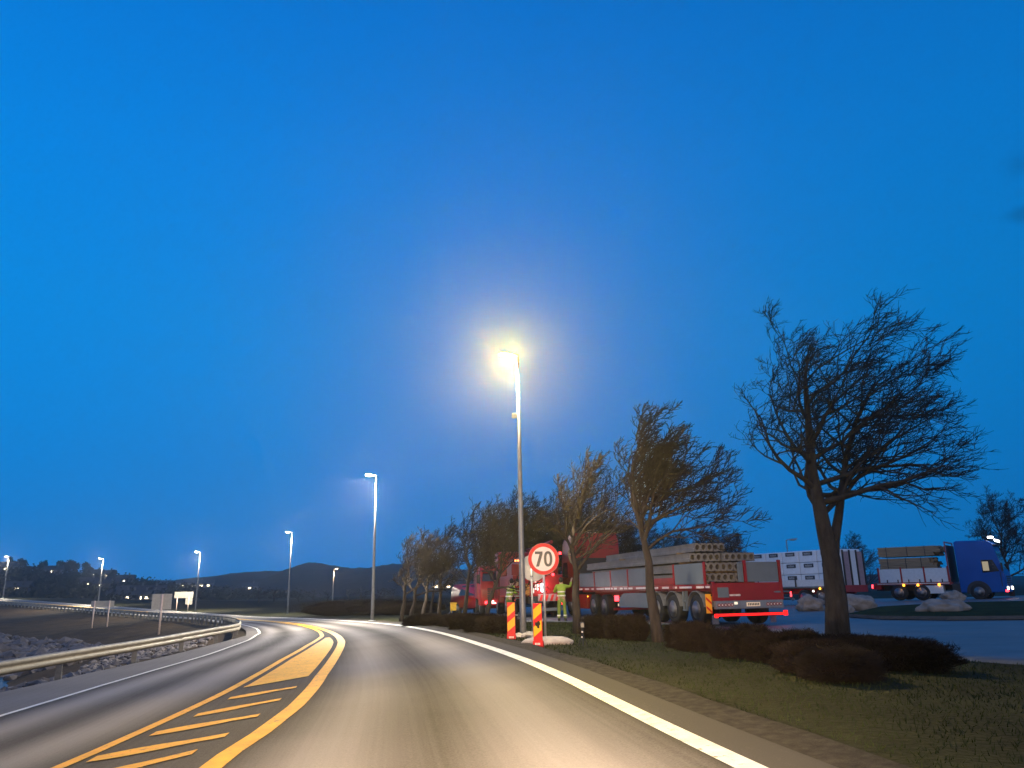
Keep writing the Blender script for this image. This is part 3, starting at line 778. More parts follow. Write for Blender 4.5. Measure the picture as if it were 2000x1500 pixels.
# ------------------------------------------------------------------ vehicles
M_TYRE = mat('tyre_rubber', (.018, .018, .019), rough=.85, var=.3, scale=9)
M_RIM = mat('wheel_rim', (.28, .28, .29), rough=.35, metal=.5, var=.25, scale=5)
M_CHASSIS = mat('chassis_black', (.025, .025, .028), rough=.6, var=.3)
M_TRED = mat('truck_red', (.30, .007, .010), rough=.32, var=.2, scale=1.5)
M_TRED2 = mat('chassis_red', (.30, .015, .015), rough=.4, var=.3, scale=2)
M_ALU = mat('aluminium_panel', (.17, .20, .22), rough=.5, metal=.15, var=.15, scale=1.2)
M_ALUD = mat('aluminium_bumper', (.26, .27, .29), rough=.35, metal=.4, var=.2)
M_STRIPW = mat('reflective_white', (.85, .72, .66), rough=.4, var=.2, scale=8)
M_GLASS = mat('dark_glass', (.012, .018, .028), rough=.06, var=.1, spec=.8)
M_PLATE = mat('number_plate', (.80, .62, .45), rough=.4, var=.08, emit=(1, .75, .5), estr=.25)
G_RED = glow('tail_light', (1, .03, .04), 9.0)
G_REDS = glow('led_strip_red', (1, .012, .012), 2.6)
G_AMB = glow('marker_amber', (1, .42, .03), 6)
G_HEAD = glow('headlight_glow', (1, .95, .80), 10)
G_WORK = glow('work_light', (.95, .97, 1.0), 9)
G_PLT = glow('plate_lamp', (1, .85, .62), 1.2)

def wheel(parent, x, y, r=.5, w=.32, side=1):
    """side=+1: outer face towards +y"""
    mb = MB(); a, b = (-w / 2, w / 2)
    mb.lathe([(r * .56, a), (r * .93, a), (r * .985, a + .04), (r, a + .08), (r, b - .08), (r * .985, b - .04), (r * .93, b), (r * .56, b)], 28, 'y')
    wh = mb.build('wheel', M_TYRE, parent, loc=(x, y, r), smooth=True)
    f = side; mb = MB()
    pr = [(r * .60, f * w * .52), (r * .56, f * w * .51), (r * .52, f * w * .38), (r * .34, f * w * .34), (r * .28, f * w * .50), (r * .16, f * w * .55), (.01, f * w * .55)]
    mb.lathe(pr, 24, 'y')
    rim = mb.build('rim', M_RIM, wh, smooth=True)
    mb = MB()
    for k in range(8):
        c = 2 * PI * k / 8
        mb.lathe([(.026, f * w * .33), (.026, f * w * .40)], 8, 'y', (r * .40 * math.cos(c), 0, r * .40 * math.sin(c)))
    # dark vents of the disc
    mb.build('vent', M_CHASSIS, rim) if False else None
    return wh
def fender(parent, x, y, r, w, m, a0=10, a1=170):
    mb = MB(); n = 12; vs = []
    for k in range(n + 1):
        a = rad(a0 + (a1 - a0) * k / n)
        for rr in (r + .10, r + .125):
            for yy in (y - w / 2, y + w / 2):
                vs.append((x + rr * math.cos(a), yy, r + rr * math.sin(a)))
    fs = []
    for k in range(n):
        b = k * 4; c = b + 4
        fs += [(b, b + 1, c + 1, c), (b + 2, c + 2, c + 3, b + 3), (b, c, c + 2, b + 2), (b + 1, b + 3, c + 3, c + 1)]
    fs += [(0, 2, 3, 1), (n * 4, n * 4 + 1, n * 4 + 3, n * 4 + 2)]
    mb.add(vs, fs); return mb.build('mudguard', m, parent)
def simple(name, m, parent, *boxes, bev=.012):
    mb = MB()
    for b in boxes: mb.box(*b, bev=bev)
    return mb.build(name, m, parent)

# --- semi-trailer with concrete slabs
TR0 = (7.60, 25.83); TRZ = math.atan2(.967, -.256)
zb = tz(*TR0) + .05
tr = empty('semi_trailer', (TR0[0], TR0[1], zb), TRZ, 'red flatbed semi-trailer with grey sideboards and a glowing red strip across its rear', 'trailer')
simple('chassis', M_TRED2, tr, (.3, 12.7, -.55, -.40, .80, 1.12), (.3, 12.7, .40, .55, .80, 1.12), (.2, 12.9, -1.1, 1.1, 1.10, 1.20))
simple('deck', M_TRED, tr, (0.04, 12.95, -1.27, 1.27, 1.18, 1.33))
mb = MB(); R = rnd(3); x = .15
while x < 12.6:
    L = R.choice([.55, .9, 1.3, .3]); mb.box(x, x + L, 1.272, 1.280, 1.205, 1.275); x += L + R.choice([.12, .2, .35])
mb.build('reflective_strip', M_STRIPW, tr)
for x0, x1, zt_ in ((.55, 2.65, 2.02), (4.95, 6.85, 1.98), (7.0, 8.75, 1.98), (8.9, 10.75, 1.96), (10.85, 12.85, 1.94)):
    mb = MB(); mb.box(x0, x1, 1.235, 1.265, 1.34, zt_, bev=.008)
    for k in range(1, 4): mb.box(x0, x1, 1.264, 1.268, 1.34 + k * .155, 1.345 + k * .155)
    mb.build('sideboard', M_ALU, tr)
simple('lower_board', M_TRED2, tr, (2.8, 4.85, 1.23, 1.26, 1.34, 1.58))
for x0, x1, zt_ in ((2.0, 12.85, 1.95),):
    mb = MB(); mb.box(x0, x1, -1.265, -1.235, 1.34, 1.96, bev=.008); mb.build('sideboard', M_ALU, tr)
for x in (.47, 2.72, 4.88, 6.92, 8.82, 10.8, 12.9):
    simple('stake', M_TRED, tr, (x - .05, x + .05, 1.22, 1.285, 1.2, 2.05 if x < 6 else 2.0))
simple('headboard', M_ALU, tr, (12.88, 12.95, -1.25, 1.25, 1.33, 2.0))
# rear end
simple('tailboard', M_TRED, tr, (-.05, .0, -1.25, 1.25, .80, 1.36))
simple('rear_panel', M_ALU, tr, (-.03, .01, -1.20, -.02, 1.38, 2.02)); simple('rear_panel', M_ALU, tr, (-.03, .01, .10, .30, 1.38, 2.0))
for y in (-1.25, .04, 1.25): simple('corner_post', M_TRED, tr, (-.07, .03, y - .045, y + .045, .80 if abs(y) > 1 else 1.36, 2.08 if y < 1 else 1.40))
simple('info_plate', M_ALU, tr, (-.065, -.052, .72, 1.12, .90, 1.22))
mb = MB()
for k in range(9): mb.box(-.060, -.052, .30 + k * .045, .30 + k * .045 + .032, .94, 1.0)
mb.build('lettering', M_STRIPW, tr)
mb = MB(); mb.prism([(-1.10 + .16 * math.cos(a), 1.05 + .028 * math.sin(a)) for a in [2 * PI * k / 20 for k in range(20)]], 'x', -.058, -.05); mb.build('emblem', M_ALU, tr)
bp = simple('bumper', M_ALUD, tr, (-.10, .06, -1.24, 1.24, .54, .80), bev=.02)
mb = MB()
for y0 in (.62, -1.16):
    for k in range(5):
        mb.lathe([(.055, -.112), (.055, -.10)], 14, 'x', (0, y0 + .04 + k * .118, .67))
mb.build('tail_lamp', mat('lamp_clear_red', (.35, .12, .12), rough=.2, var=.3), bp)
mb = MB()
for y0 in (.62, -1.16):
    for k in range(5): mb.lathe([(.024, -.118), (.024, -.113)], 10, 'x', (0, y0 + .04 + k * .118, .67))
mb.build('lamp_centre', M_STRIPW, bp)
simple('number_plate', M_PLATE, tr, (-.118, -.104, -.36, .14, .61, .74))
mb = MB()
for k in range(7): mb.box(-.122, -.119, -.31 + k * .06, -.31 + k * .06 + .034, .64, .71)
mb.build('plate_mark', M_SIGNB, tr)
simple('plate_lamp', G_PLT, tr, (-.12, -.10, .46, .58, .68, .76))
simple('underrun_bar', M_CHASSIS, tr, (-.06, .02, -1.2, 1.2, .30, .42))
simple('light_strip', G_REDS, tr, (-.085, -.062, -1.27, 1.27, .325, .395))
simple('strip_end', G_REDS, tr, (-.13, -.05, 1.20, 1.30, .28, .40)); simple('strip_end', G_REDS, tr, (-.13, -.05, -1.34, -1.22, .30, .46))
simple('mudflap', mat('pale_mudflap', (.30, .31, .33), rough=.6), tr, (.35, .37, .92, 1.16, .06, .34)); simple('mudflap', MATS['pale_mudflap'], tr, (.35, .37, -1.2, -.98, .06, .34))
mk = simple('corner_marker', mat('marker_orange', (.85, .32, .01), rough=.4, emit=(1, .4, .02), estr=.25), tr, (.06, .09, 1.29, 1.50, .42, 1.02))
mb = MB()
for c0 in (.50, .78): mb.add([(.055, 1.295, c0 - .10), (.055, 1.495, c0 + .08), (.055, 1.495, c0 + .16), (.055, 1.295, c0 - .02)], [(0, 1, 2, 3)])
mb.build('stripe', M_HR, mk, fix=False)
simple('arm', M_CHASSIS, tr, (.0, .06, 1.2, 1.32, .95, 1.0))
for x in (1.25, 3.0, 4.35):
    for y, sd in ((1.05, 1), (-1.05, -1)): wheel(tr, x, y, .5, .36, sd)
    fender(tr, x, 1.05, .5, .42, M_ALUD)
simple('ladder_step', M_ALU, tr, (2.0, 2.06, 1.12, 1.2, .45, 1.12), (2.22, 2.28, 1.12, 1.2, .45, 1.12), (2.0, 2.28, 1.12, 1.2, .75, .80), (2.0, 2.28, 1.10, 1.22, .45, .50))
mb = MB(); mb.prism([(5.2, .50), (8.1, .50), (8.1, .84), (7.5, 1.06), (5.2, 1.06)], 'y', .70, 1.22); mb.build('toolbox', M_ALU, tr)
# hollow-core slabs on the trailer
M_CONC = mat('concrete', (.20, .185, .17), rough=.85, var=.25, scale=2.5, bump=.5, bscale=40)
def slab(x0, x1, yc, z0, w=1.18, h=.29, nh=5, label='', bend=0.0):
    """hollow-core slab: rear end face at x0 with real bored holes"""
    mb = MB(); cw = w / nh; n = 16
    def cell(yc_, xx):
        sq = []
        for k in range(n):
            a = 2 * PI * k / n; c, s_ = math.cos(a), math.sin(a); m_ = max(abs(c) / (cw / 2), abs(s_) / (h / 2))
            sq.append((xx, yc_ + c / m_, h / 2 + s_ / m_))
        return sq
    for j in range(nh):
        yy = -w / 2 + cw * (j + .5); r = min(cw, h) * .33
        outer = cell(yy, 0); inner = [(0, yy + r * math.cos(2 * PI * k / n), h / 2 + r * 1.15 * math.sin(2 * PI * k / n)) for k in range(n)]
        deep = [(1.2, p[1], p[2]) for p in inner]
        mb.add(outer + inner + deep, [(k, (k + 1) % n, n + (k + 1) % n, n + k) for k in range(n)] + [(n + k, n + (k + 1) % n, 2 * n + (k + 1) % n, 2 * n + k) for k in range(n)] + [tuple(2 * n + k for k in range(n))])
    L = x1 - x0; ns = 8; vs = []
    for k in range(ns + 1):
        t_ = k / ns; dz = bend * t_
        for y, zz in ((-w / 2, 0), (w / 2, 0), (w / 2, h * .32), (w / 2 - .03, h * .40), (w / 2 - .03, h * .7), (w / 2 - .012, h), (-w / 2, h)):
            vs.append((L * t_, y, zz + dz))
    q = 7
    mb.add(vs, [(k * q + j, k * q + (j + 1) % q, (k + 1) * q + (j + 1) % q, (k + 1) * q + j) for k in range(ns) for j in range(q)] + [tuple(ns * q + j for j in range(q))])
    o = mb.build('concrete_slab', M_CONC, fix=False)
    c, s_ = math.cos(TRZ), math.sin(TRZ)
    o.location = (TR0[0] + c * x0 - s_ * yc, TR0[1] + s_ * x0 + c * yc, zb + z0); o.rotation_euler = (0, 0, TRZ)
    return tag(o, label, 'concrete slab', 'hollow concrete slabs on the trailer')
slab(.75, 11.2, .56, 1.40, label='hollow concrete slab at the bottom of the trailer load on the roadside')
slab(.75, 11.2, -.64, 1.40, label='hollow concrete slab at the bottom of the trailer load on the far side')
slab(.80, 11.4, .56, 1.75, label='roadside hollow concrete slab in the second layer, its holes level with the open rear corner')
slab(.80, 11.4, -.64, 1.75, label='far-side hollow concrete slab in the second layer of the trailer load')
slab(1.5, 11.9, .62, 2.10, label='roadside hollow concrete slab in the third layer, reaching out over the grey sideboard')
slab(1.3, 11.3, -.60, 2.10, label='far-side hollow concrete slab in the third layer of the load')
slab(1.7, 10.2, .30, 2.45, label='topmost hollow concrete slab of the trailer load', nh=5, bend=-.05)
M_WOOD = mat('batten_wood', (.25, .17, .09), rough=.8, var=.3)
for k, (x, zz) in enumerate([(1.4, 1.335), (8.5, 1.335), (1.4, 1.695), (8.5, 1.695), (2.4, 2.045), (8.5, 2.045), (2.6, 2.395), (8.0, 2.395)]):
    mb = MB(); mb.box(-.045, .045, -1.15, 1.15, 0, .055, bev=.005)
    o = mb.build('batten', M_WOOD)
    c, s_ = math.cos(TRZ), math.sin(TRZ)
    o.location = (TR0[0] + c * x, TR0[1] + s_ * x, zb + zz); o.rotation_euler = (0, 0, TRZ)
    tag(o, ['wooden batten under the bottom slabs', 'wooden batten under the second layer of slabs', 'wooden batten under the third layer of slabs', 'wooden batten under the topmost slab'][k // 2] + (' near the trailer rear' if k % 2 == 0 else ' near the trailer front'), 'batten', 'battens between the slabs')

# --- cab builder (facing +x, cab front at x=0, body behind it)
def cab(parent, x1, w, z0, z1, paint, length=2.2, roof_spoiler=0, lights=True, visor=True):
    x0 = x1 - length; hw = w / 2
    prof_ = [(x0, z0), (x1 - .02, z0), (x1 + .02, z0 + .9), (x1 - .08, z0 + 1.35), (x1 - .42, z1 - .25), (x1 - .7, z1 - .03), (x0 + .15, z1), (x0, z1 - .08)]
    bm = bmesh.new()
    v0 = [bm.verts.new((p[0], -hw, p[1])) for p in prof_]; v1 = [bm.verts.new((p[0], hw, p[1])) for p in prof_]
    bm.faces.new(v0); bm.faces.new(list(reversed(v1)))
    for i in range(len(prof_)): bm.faces.new((v0[i], v1[i], v1[(i + 1) % len(prof_)], v0[(i + 1) % len(prof_)]))
    bmesh.ops.recalc_face_normals(bm, faces=bm.faces[:])
    bmesh.ops.bevel(bm, geom=bm.edges[:], offset=.07, segments=3, affect='EDGES', profile=.6)
    me = bpy.data.meshes.new('cab'); bm.to_mesh(me); bm.free(); me.materials.append(paint)
    me.polygons.foreach_set('use_smooth', [True] * len(me.polygons))
    o = bpy.data.objects.new('cab', me); COL.objects.link(o); o.parent = parent
    # windscreen follows the slope between two profile points
    ax, az = x1 - .08, z0 + 1.35; bx, bz = x1 - .42, z1 - .25
    def sl(t_, out): return (ax + (bx - ax) * t_ + out, az + (bz - az) * t_)
    a = sl(.02, .012); b = sl(.72, .012)
    mb = MB(); mb.add([(a[0], -hw + .10, a[1]), (a[0], hw - .10, a[1]), (b[0], hw - .16, b[1]), (b[0], -hw + .16, b[1]), (a[0] - .03, -hw + .10, a[1]), (a[0] - .03, hw - .10, a[1]), (b[0] - .03, hw - .16, b[1]), (b[0] - .03, -hw + .16, b[1])],
                      [(0, 1, 2, 3), (7, 6, 5, 4), (0, 4, 5, 1), (1, 5, 6, 2), (2, 6, 7, 3), (3, 7, 4, 0)])
    mb.build('windscreen', M_GLASS, parent)
    for sd in (1, -1):
        mb = MB(); mb.prism([(x1 - .25, z0 + 1.25), (x1 - .52, z0 + 1.95), (x1 - 1.15, z0 + 1.95), (x1 - 1.15, z0 + 1.18)], 'y', sd * (hw - .02), sd * (hw + .006)); mb.build('side_window', M_GLASS, parent)
        dr = MB(); dr.prism([(x1 - .20, z0 + .35), (x1 - .20, z0 + 1.2), (x1 - .24, z0 + 1.2), (x1 - .24, z0 + .35)], 'y', sd * (hw - .02), sd * (hw + .004))
        dr.build('door_seam', M_CHASSIS, parent)
        mi = MB(); mi.box(x1 - .12, x1 - .02, sd * (hw + .12) - .09, sd * (hw + .12) + .09, z0 + 1.25, z0 + 1.75, bev=.03); mi.tube([(x1 - .15, sd * hw, z0 + 1.7), (x1 - .07, sd * (hw + .1), z0 + 1.7)], .018, 6); mi.build('mirror', M_CHASSIS, parent)
        if lights:
            h = MB(); h.box(x1 - .10, x1 + .045, sd * (hw - .28) - .16, sd * (hw - .28) + .16, z0 + .16, z0 + .34, bev=.03); h.build('headlight', G_HEAD, parent)
    gr = MB()
    for k in range(5): gr.box(x1 + .0, x1 + .035, -hw + .4, hw - .4, z0 + .42 + k * .12, z0 + .50 + k * .12)
    gr.build('grille', M_CHASSIS, parent)
    if visor:
        mb = MB(); mb.box(x1 - .44, x1 - .18, -hw + .1, hw - .1, z1 - .36, z1 - .30, bev=.02); mb.build('sun_visor', M_CHASSIS, parent)
    return o

# --- tractor coupled in front of the semi-trailer
c, s_ = math.cos(TRZ), math.sin(TRZ)
def on_tr(x, y=0): return (TR0[0] + c * x - s_ * y, TR0[1] + s_ * x + c * y)
q = on_tr(8.9)
tk = empty('tractor_truck', (q[0], q[1], zb), TRZ, 'red tractor truck coupled to the slab trailer, tail lights glowing under its deck', 'truck')
simple('chassis', M_CHASSIS, tk, (0, 6.6, -.45, -.30, .70, .98), (0, 6.6, .30, .45, .70, .98), (0, .08, -1.0, 1.0, .70, .95))
for x in (.95, 2.3):
    for y, sd in ((1.03, 1), (-1.03, -1)): wheel(tk, x, y, .5, .36, sd)
for y, sd in ((1.05, 1), (-1.05, -1)): wheel(tk, 5.6, y, .5, .32, sd)
cab(tk, 6.95, 2.45, .62, 3.75, M_TRED, 2.15)
simple('cab_rear_wall', M_CHASSIS, tk, (4.74, 4.79, -1.18, 1.18, .8, 2.75))
mb = MB(); mb.prism([(4.85, 3.55), (6.1, 3.6), (6.0, 3.75), (5.4, 3.95), (4.85, 3.98)], 'y', -1.15, 1.15); mb.build('roof_deflector', M_TRED, tk)
simple('sign_strip', M_STRIPW, tk, (5.0, 5.12, -.1, .6, 3.97, 4.03))
for y in (1.0, .62, -1.0): simple('tail_light', G_RED, tk, (-.06, -.01, y - .10, y + .10, .72, .95), bev=.03)
simple('number_plate', M_PLATE, tk, (-.10, -.07, .45, .98, .50, .62)); simple('plate_lamp', G_PLT, tk, (-.11, -.101, .47, .96, .535, .60))
simple('bumper', M_TRED2, tk, (-.06, .04, -1.15, 1.15, .34, .44))
simple('side_skirt', M_TRED2, tk, (3.2, 4.7, .95, 1.18, .35, 1.0))
simple('marker_light', G_AMB, tk, (3.0, 3.06, 1.19, 1.22, .88, .94)); 
# --- flatbed truck body with white packages
wr = at(1640, 1146, 46.0); WZ = math.atan2(-.87, .5)
WO = (wr[0] - .5 * 12.2, 46 + .87 * 12.2)         # rear near corner; near side is local -y
wz = tz(wr[0] - 2, 50) + .06
# local: x forward, near side at y=0, body extends to y=+2.5
wt = empty('flatbed_trailer', (WO[0], WO[1], wz), WZ, 'flatbed trailer with white sideboards carrying wrapped white packages', 'trailer')
M_WSIDE = mat('white_sideboard', (.66, .68, .70), rough=.4, var=.1)
simple('deck', M_CHASSIS, wt, (0, 12.2, .0, 2.5, .98, 1.10))
simple('side_rail', M_ALU, wt, (0, 12.2, -.03, .0, 1.03, 1.09))
for k in range(4): simple('sideboard', M_WSIDE, wt, (.05 + k * 3.05, 3.0 + k * 3.05, -.02, .02, 1.11, 1.52))
for x in (3.05, 6.1, 9.1): simple('stake', M_CHASSIS, wt, (x - .04, x + .04, -.05, -.02, 1.1, 1.72))
for x in (1.2, 4.6, 7.2, 10.9): simple('marker_light', G_AMB, wt, (x - .05, x + .05, -.10, -.04, .93, 1.03))
simple('marker_light', G_HEAD, wt, (10.35, 10.43, -.10, -.04, .80, .88))
simple('side_guard', M_ALU, wt, (3.6, 8.6, -.02, .03, .80, .88), (3.6, 8.6, -.02, .03, .42, .50), (3.6, 3.68, -.02, .03, .42, .88), (8.52, 8.6, -.02, .03, .42, .88))
simple('reflector', G_RED, wt, (8.62, 8.70, -.05, -.02, .52, .82))
simple('chassis', M_TRED2, wt, (.5, 12, .7, .9, .66, .98), (.5, 12, 1.6, 1.8, .66, .98))
for x in (9.6, 10.9, 1.6, 2.9):
    for y, sd in ((.2, -1), (2.3, 1)): wheel(wt, x, y, .48, .34, sd)
simple('end_frame', M_TRED2, wt, (12.2, 12.28, 0, 2.5, .75, 1.15))
M_ENDP = mat('pinkish_end_panel', (.32, .22, .24), rough=.5, var=.2)
for k in range(4):
    simple('end_panel', M_ENDP if k % 2 else M_WSIDE, wt, (12.2, 12.26, .06 + k * .62, .50 + k * .62, 1.15, 3.15 - .05 * (k % 2)))
for k in range(5): simple('end_post', M_CHASSIS, wt, (12.19, 12.27, -.03 + k * .62, .05 + k * .62, 1.1, 3.2))
M_PACK = mat('white_wrap', (.74, .80, .86), rough=.35, var=.12, scale=2, bump=.4, bscale=9)
M_LOGO = mat('logo_dark_blue', (.012, .035, .06), rough=.5)
proto = None
for row in range(3):
    for k in range(9):
        if proto is None:
            proto = empty('package', (0, 0, 0), 0, 'x', 'package', 'wrapped white packages stacked on the flatbed')
            simple('wrapping', M_PACK, proto, (0, 1.30, 0, 2.3, 0, .70), bev=.05)
            lg = simple('logo', M_LOGO, proto, (.30, 1.02, -.012, -.004, .40, .63), bev=.003)
            mb = MB()
            for j in range(6): mb.box(.42 + j * .085, .42 + j * .085 + .030, -.016, -.0125, .49, .56 if j != 2 else .58)
            mb.box(.42, .90, -.016, -.0125, .465, .478); mb.build('lettering', M_WSIDE, lg)
            p_ = proto
        else: p_ = copy_tree(proto)
        x = .15 + k * 1.335
        cw, sw = math.cos(WZ), math.sin(WZ)
        p_.location = (WO[0] + cw * x - sw * .08, WO[1] + sw * x + cw * .08, wz + 1.12 + row * .715); p_.rotation_euler = (0, 0, WZ)
        pos = ['rearmost', 'second from the rear', 'third from the rear', 'fourth from the rear', 'middle', 'fourth from the front end', 'third from the front end', 'second from the front end', 'frontmost'][k]
        p_['label'] = '%s white package in the %s row on the flatbed' % (pos, ['bottom', 'middle', 'top'][row])
mb = MB(); cw, sw = math.cos(WZ), math.sin(WZ)
# --- blue truck with timber
B0, B1 = at(1706, 1150, 52.5), at(1962, 1150, 47.8)
BZ = math.atan2(B1[1] - B0[1], B1[0] - B0[0]); bz_ = tz(B0[0] + 2, 50) + .05
bt = empty('truck', (B0[0], B0[1], bz_), BZ, 'blue cab truck with white sideboards carrying a stack of timber, lights on', 'truck')
BL = math.hypot(B1[0] - B0[0], B1[1] - B0[1])     # near side is local y=0, body to +2.5
M_BLUE = mat('truck_blue', (.000, .085, .36), rough=.45, var=.15, scale=1, spec=.25)
XC = BL
simple('chassis', M_CHASSIS, bt, (0, XC - .3, .75, .95, .62, .95), (0, XC - .3, 1.55, 1.75, .62, .95))
simple('deck', M_TRED2, bt, (.1, XC - 2.75, 0, 2.5, .98, 1.12))
WB = XC - 2.9
for k in range(3): simple('sideboard', M_WSIDE, bt, (.45 + k * (WB - .45) / 3 + .04, .45 + (k + 1) * (WB - .45) / 3 - .04, -.01, .03, 1.14, 2.0))
for k in range(4): simple('stake', M_TRED, bt, (.45 + k * (WB - .45) / 3 - .05, .45 + k * (WB - .45) / 3 + .05, -.03, .03, .95, 2.1))
for k in range(6): simple('hinge', M_CHASSIS, bt, (.9 + k * (WB - 1.0) / 5.5, .97 + k * (WB - 1.0) / 5.5, -.035, -.01, 1.1, 1.32))
simple('side_rail', M_STRIPW, bt, (.3, WB, -.035, -.012, 1.03, 1.08))
for x in (1.9, WB * .6, WB - .6): simple('marker_light', G_AMB, bt, (x - .06, x + .06, -.10, -.04, .90, 1.02))
simple('tail_light', G_RED, bt, (-.08, 0, -.05, .12, .80, 1.02)); simple('rear_frame', M_TRED, bt, (0, .5, -.02, 2.5, .72, .98))
simple('headboard', M_TRED, bt, (WB + .02, WB + .08, -.05, .03, 1.1, 3.62), (WB + .02, WB + .08, 2.45, 2.53, 1.1, 3.62), (WB + .02, WB + .08, 0, 2.5, 3.54, 3.62)); simple('headboard_mesh', M_CHASSIS, bt, (WB + .09, WB + .13, 0, 2.5, 1.1, 3.4))
holder = empty('cab_unit', (0, 0, 0)); COL.objects.unlink(holder); bpy.data.objects.remove(holder)
def cab_on(parent, y_off, *a, **k):
    before = set(bpy.data.objects); cab(parent, *a, **k)
    for ob in set(bpy.data.objects) - before: ob.location.y += y_off
cab_on(bt, 1.25, XC + .15, 2.5, .45, 3.62, M_BLUE, 2.5)
simple('side_skirt', M_CHASSIS, bt, (WB + .1, WB + .6, .05, .5, .4, 1.0))
simple('toolbox', M_WSIDE, bt, (WB * .56, WB - .4, .0, .6, .42, .92), bev=.03)
mb = MB(); mb.box(XC - .32, XC - .12, .25, 2.25, 3.56, 3.70, bev=.03); mb.build('lamp_rack', M_CHASSIS, bt)
for y in (.45, 1.25, 2.05): simple('roof_light', G_WORK, bt, (XC - .12, XC - .08, y - .2, y + .2, 3.50, 3.64))
simple('roof_light', G_WORK, bt, (XC - .5, XC - .2, .55, .85, 3.72, 3.84), bev=.04)
simple('cab_lamp', glow('cab_interior', (1, .85, .6), .35), bt, (XC - .95, XC - .62, -.012, -.004, 1.75, 2.3))
simple('bumper_light', G_RED, bt, (XC + .05, XC + .20, -.02, .1, .48, .60))
for x in (1.55, 2.9, XC - 1.35):
    for y, sd in ((.14, -1), (2.36, 1)): wheel(bt, x, y, .5, .34, sd)
mb = MB(); mb.prism([(XC - 1.35 + .66 * math.cos(a), .5 + .66 * math.sin(a)) for a in [PI * k / 16 for k in range(17)]] + [(XC - 2.01, .40), (XC - .69, .40)], 'y', -.012, .02); mb.build('wheel_arch', M_CHASSIS, bt)
M_TIMBER = mat('timber', (.30, .215, .13), rough=.8, var=.35, scale=3, stretch=(.4, 12, 12), bump=.4, bscale=20)
cb, sb = math.cos(BZ), math.sin(BZ)
def on_b(x, y): return (B0[0] + cb * x - sb * y, B0[1] + sb * x + cb * y)
R = rnd(8)
for k, (z0, z1, lb) in enumerate([(2.02, 2.72, 'lower bundle of planks on the blue truck'), (2.80, 3.42, 'upper bundle of planks on the blue truck')]):
    q = on_b(.55, .15); L = WB - 1.35 + .3 * k
    t = empty('timber_bundle', (q[0], q[1], bz_ + (z0 - .02 if k == 0 else z0)), BZ, lb, 'timber bundle', 'timber bundles on the blue truck')
    mb = MB(); nb = 6
    for i in range(nb):
        for j in range(9):
            hz_ = (z1 - z0) / nb
            mb.box(R.uniform(-.04, .04), L + R.uniform(-.25, .25), j * .245, j * .245 + .235, i * hz_, (i + 1) * hz_ - .012)
    mb.build('planks', M_TIMBER, t)
    for x in (.5, L * .5, L - .7):
        mb = MB(); mb.box(x, x + .04, -.012, 2.21, -.012 if k else -.0, z1 - z0 + .004); st = mb.build('strap', M_CHASSIS, t)
q = on_b(.55, 0)
for k in range(3):
    mb = MB(); mb.box(-.05, .05, 0, 2.3, 0, .9 if False else .88, bev=.005)
    q = on_b(1.0 + k * (WB - 2.2) / 2, .12); o = mb.build('bearer', M_WOOD, loc=(q[0], q[1], bz_ + 1.12), rz=BZ)
    tag(o, ['rear', 'middle', 'front'][k] + ' wooden bearer under the timber bundles behind the white sideboards', 'bearer', 'bearers under the timber')

# --- red crane truck seen from behind, with the workers
q = at(1052, 1150, 37.5)
ct = empty('crane_truck', (q[0], q[1], tz(q[0], q[1]) + .05), rad(99), 'red crane truck with a folded boom, seen from behind the 70 sign', 'truck')
cab(ct, 7.3, 2.45, .6, 3.3, M_TRED, 2.1, lights=False)
simple('chassis', M_CHASSIS, ct, (0, 7, -.5, .5, .6, .95))
simple('body', M_TRED, ct, (.1, 4.8, -1.22, 1.22, .95, 1.95), bev=.04)
simple('side_panel', mat('orange_board', (.50, .22, .04), rough=.5), ct, (-.03, .09, .45, 1.05, 1.0, 1.55))
for x, y in ((2.6, .45), (2.6, -.35), (3.5, .05), (1.4, -.85), (.6, -1.0), (.6, -.4)): 
    mb = MB(); mb.tube([(x, y, 1.9), (x, y, 2.9 + .35 * math.sin(x * 7))], .11, 10); mb.build('crane_post', M_TRED, ct, smooth=True)
mb = MB(); mb.box(1.2, 4.9, -.1, .75, 2.35, 2.85, bev=.06); mb.box(.9, 2.6, .5, 1.15, 1.9, 2.5, bev=.05); mb.tube([(1.6, -.6, 2.0), (3.8, -.2, 3.3), (1.0, -.9, 3.55)], [.14, .12, .09], 8); mb.build('boom', M_TRED, ct)
simple('crane_seat', M_CHASSIS, ct, (1.0, 1.5, -1.15, -.6, 2.0, 2.9), bev=.05)
mb = MB()
for k in range(4): mb.ball((.95, .55 + k * .13, 2.66), .055, 2)
mb.build('beacon', glow('beacon_orange', (1, .16, .05), 7), ct)
simple('beacon_bar', M_CHASSIS, ct, (.98, 1.10, .45, 1.05, 2.58, 2.74))
pn = simple('hazard_panel', mat('dirty_reflective', (.42, .28, .26), rough=.5, var=.4, scale=9), ct, (-.06, -.01, -1.0, .05, .72, 1.05))
mb = MB()
for k in range(4): mb.add([(-.063, .0 - k * .26, .74), (-.063, -.12 - k * .26, .74), (-.063, -.22 - k * .26, 1.03), (-.063, -.10 - k * .26, 1.03)], [(0, 1, 2, 3)])
mb.build('stripe', M_SIGNR, pn, fix=False)
simple('bumper', M_ALU, ct, (-.10, 0, -1.2, .3, .28, .42), (-.10, 0, -1.2, -1.12, .28, .72), (-.10, 0, .22, .3, .28, .72))
simple('lettering', M_STRIPW, ct, (.08, .095, .10, .16, 1.25, 1.5), (.08, .095, .0, .06, 1.2, 1.5), (.08, .095, .2, .26, 1.1, 1.35), (.08, .095, .08, .30, 1.6, 1.64))
simple('work_light', G_WORK, ct, (-.02, .06, -.28, -.12, 1.15, 1.55), bev=.04)
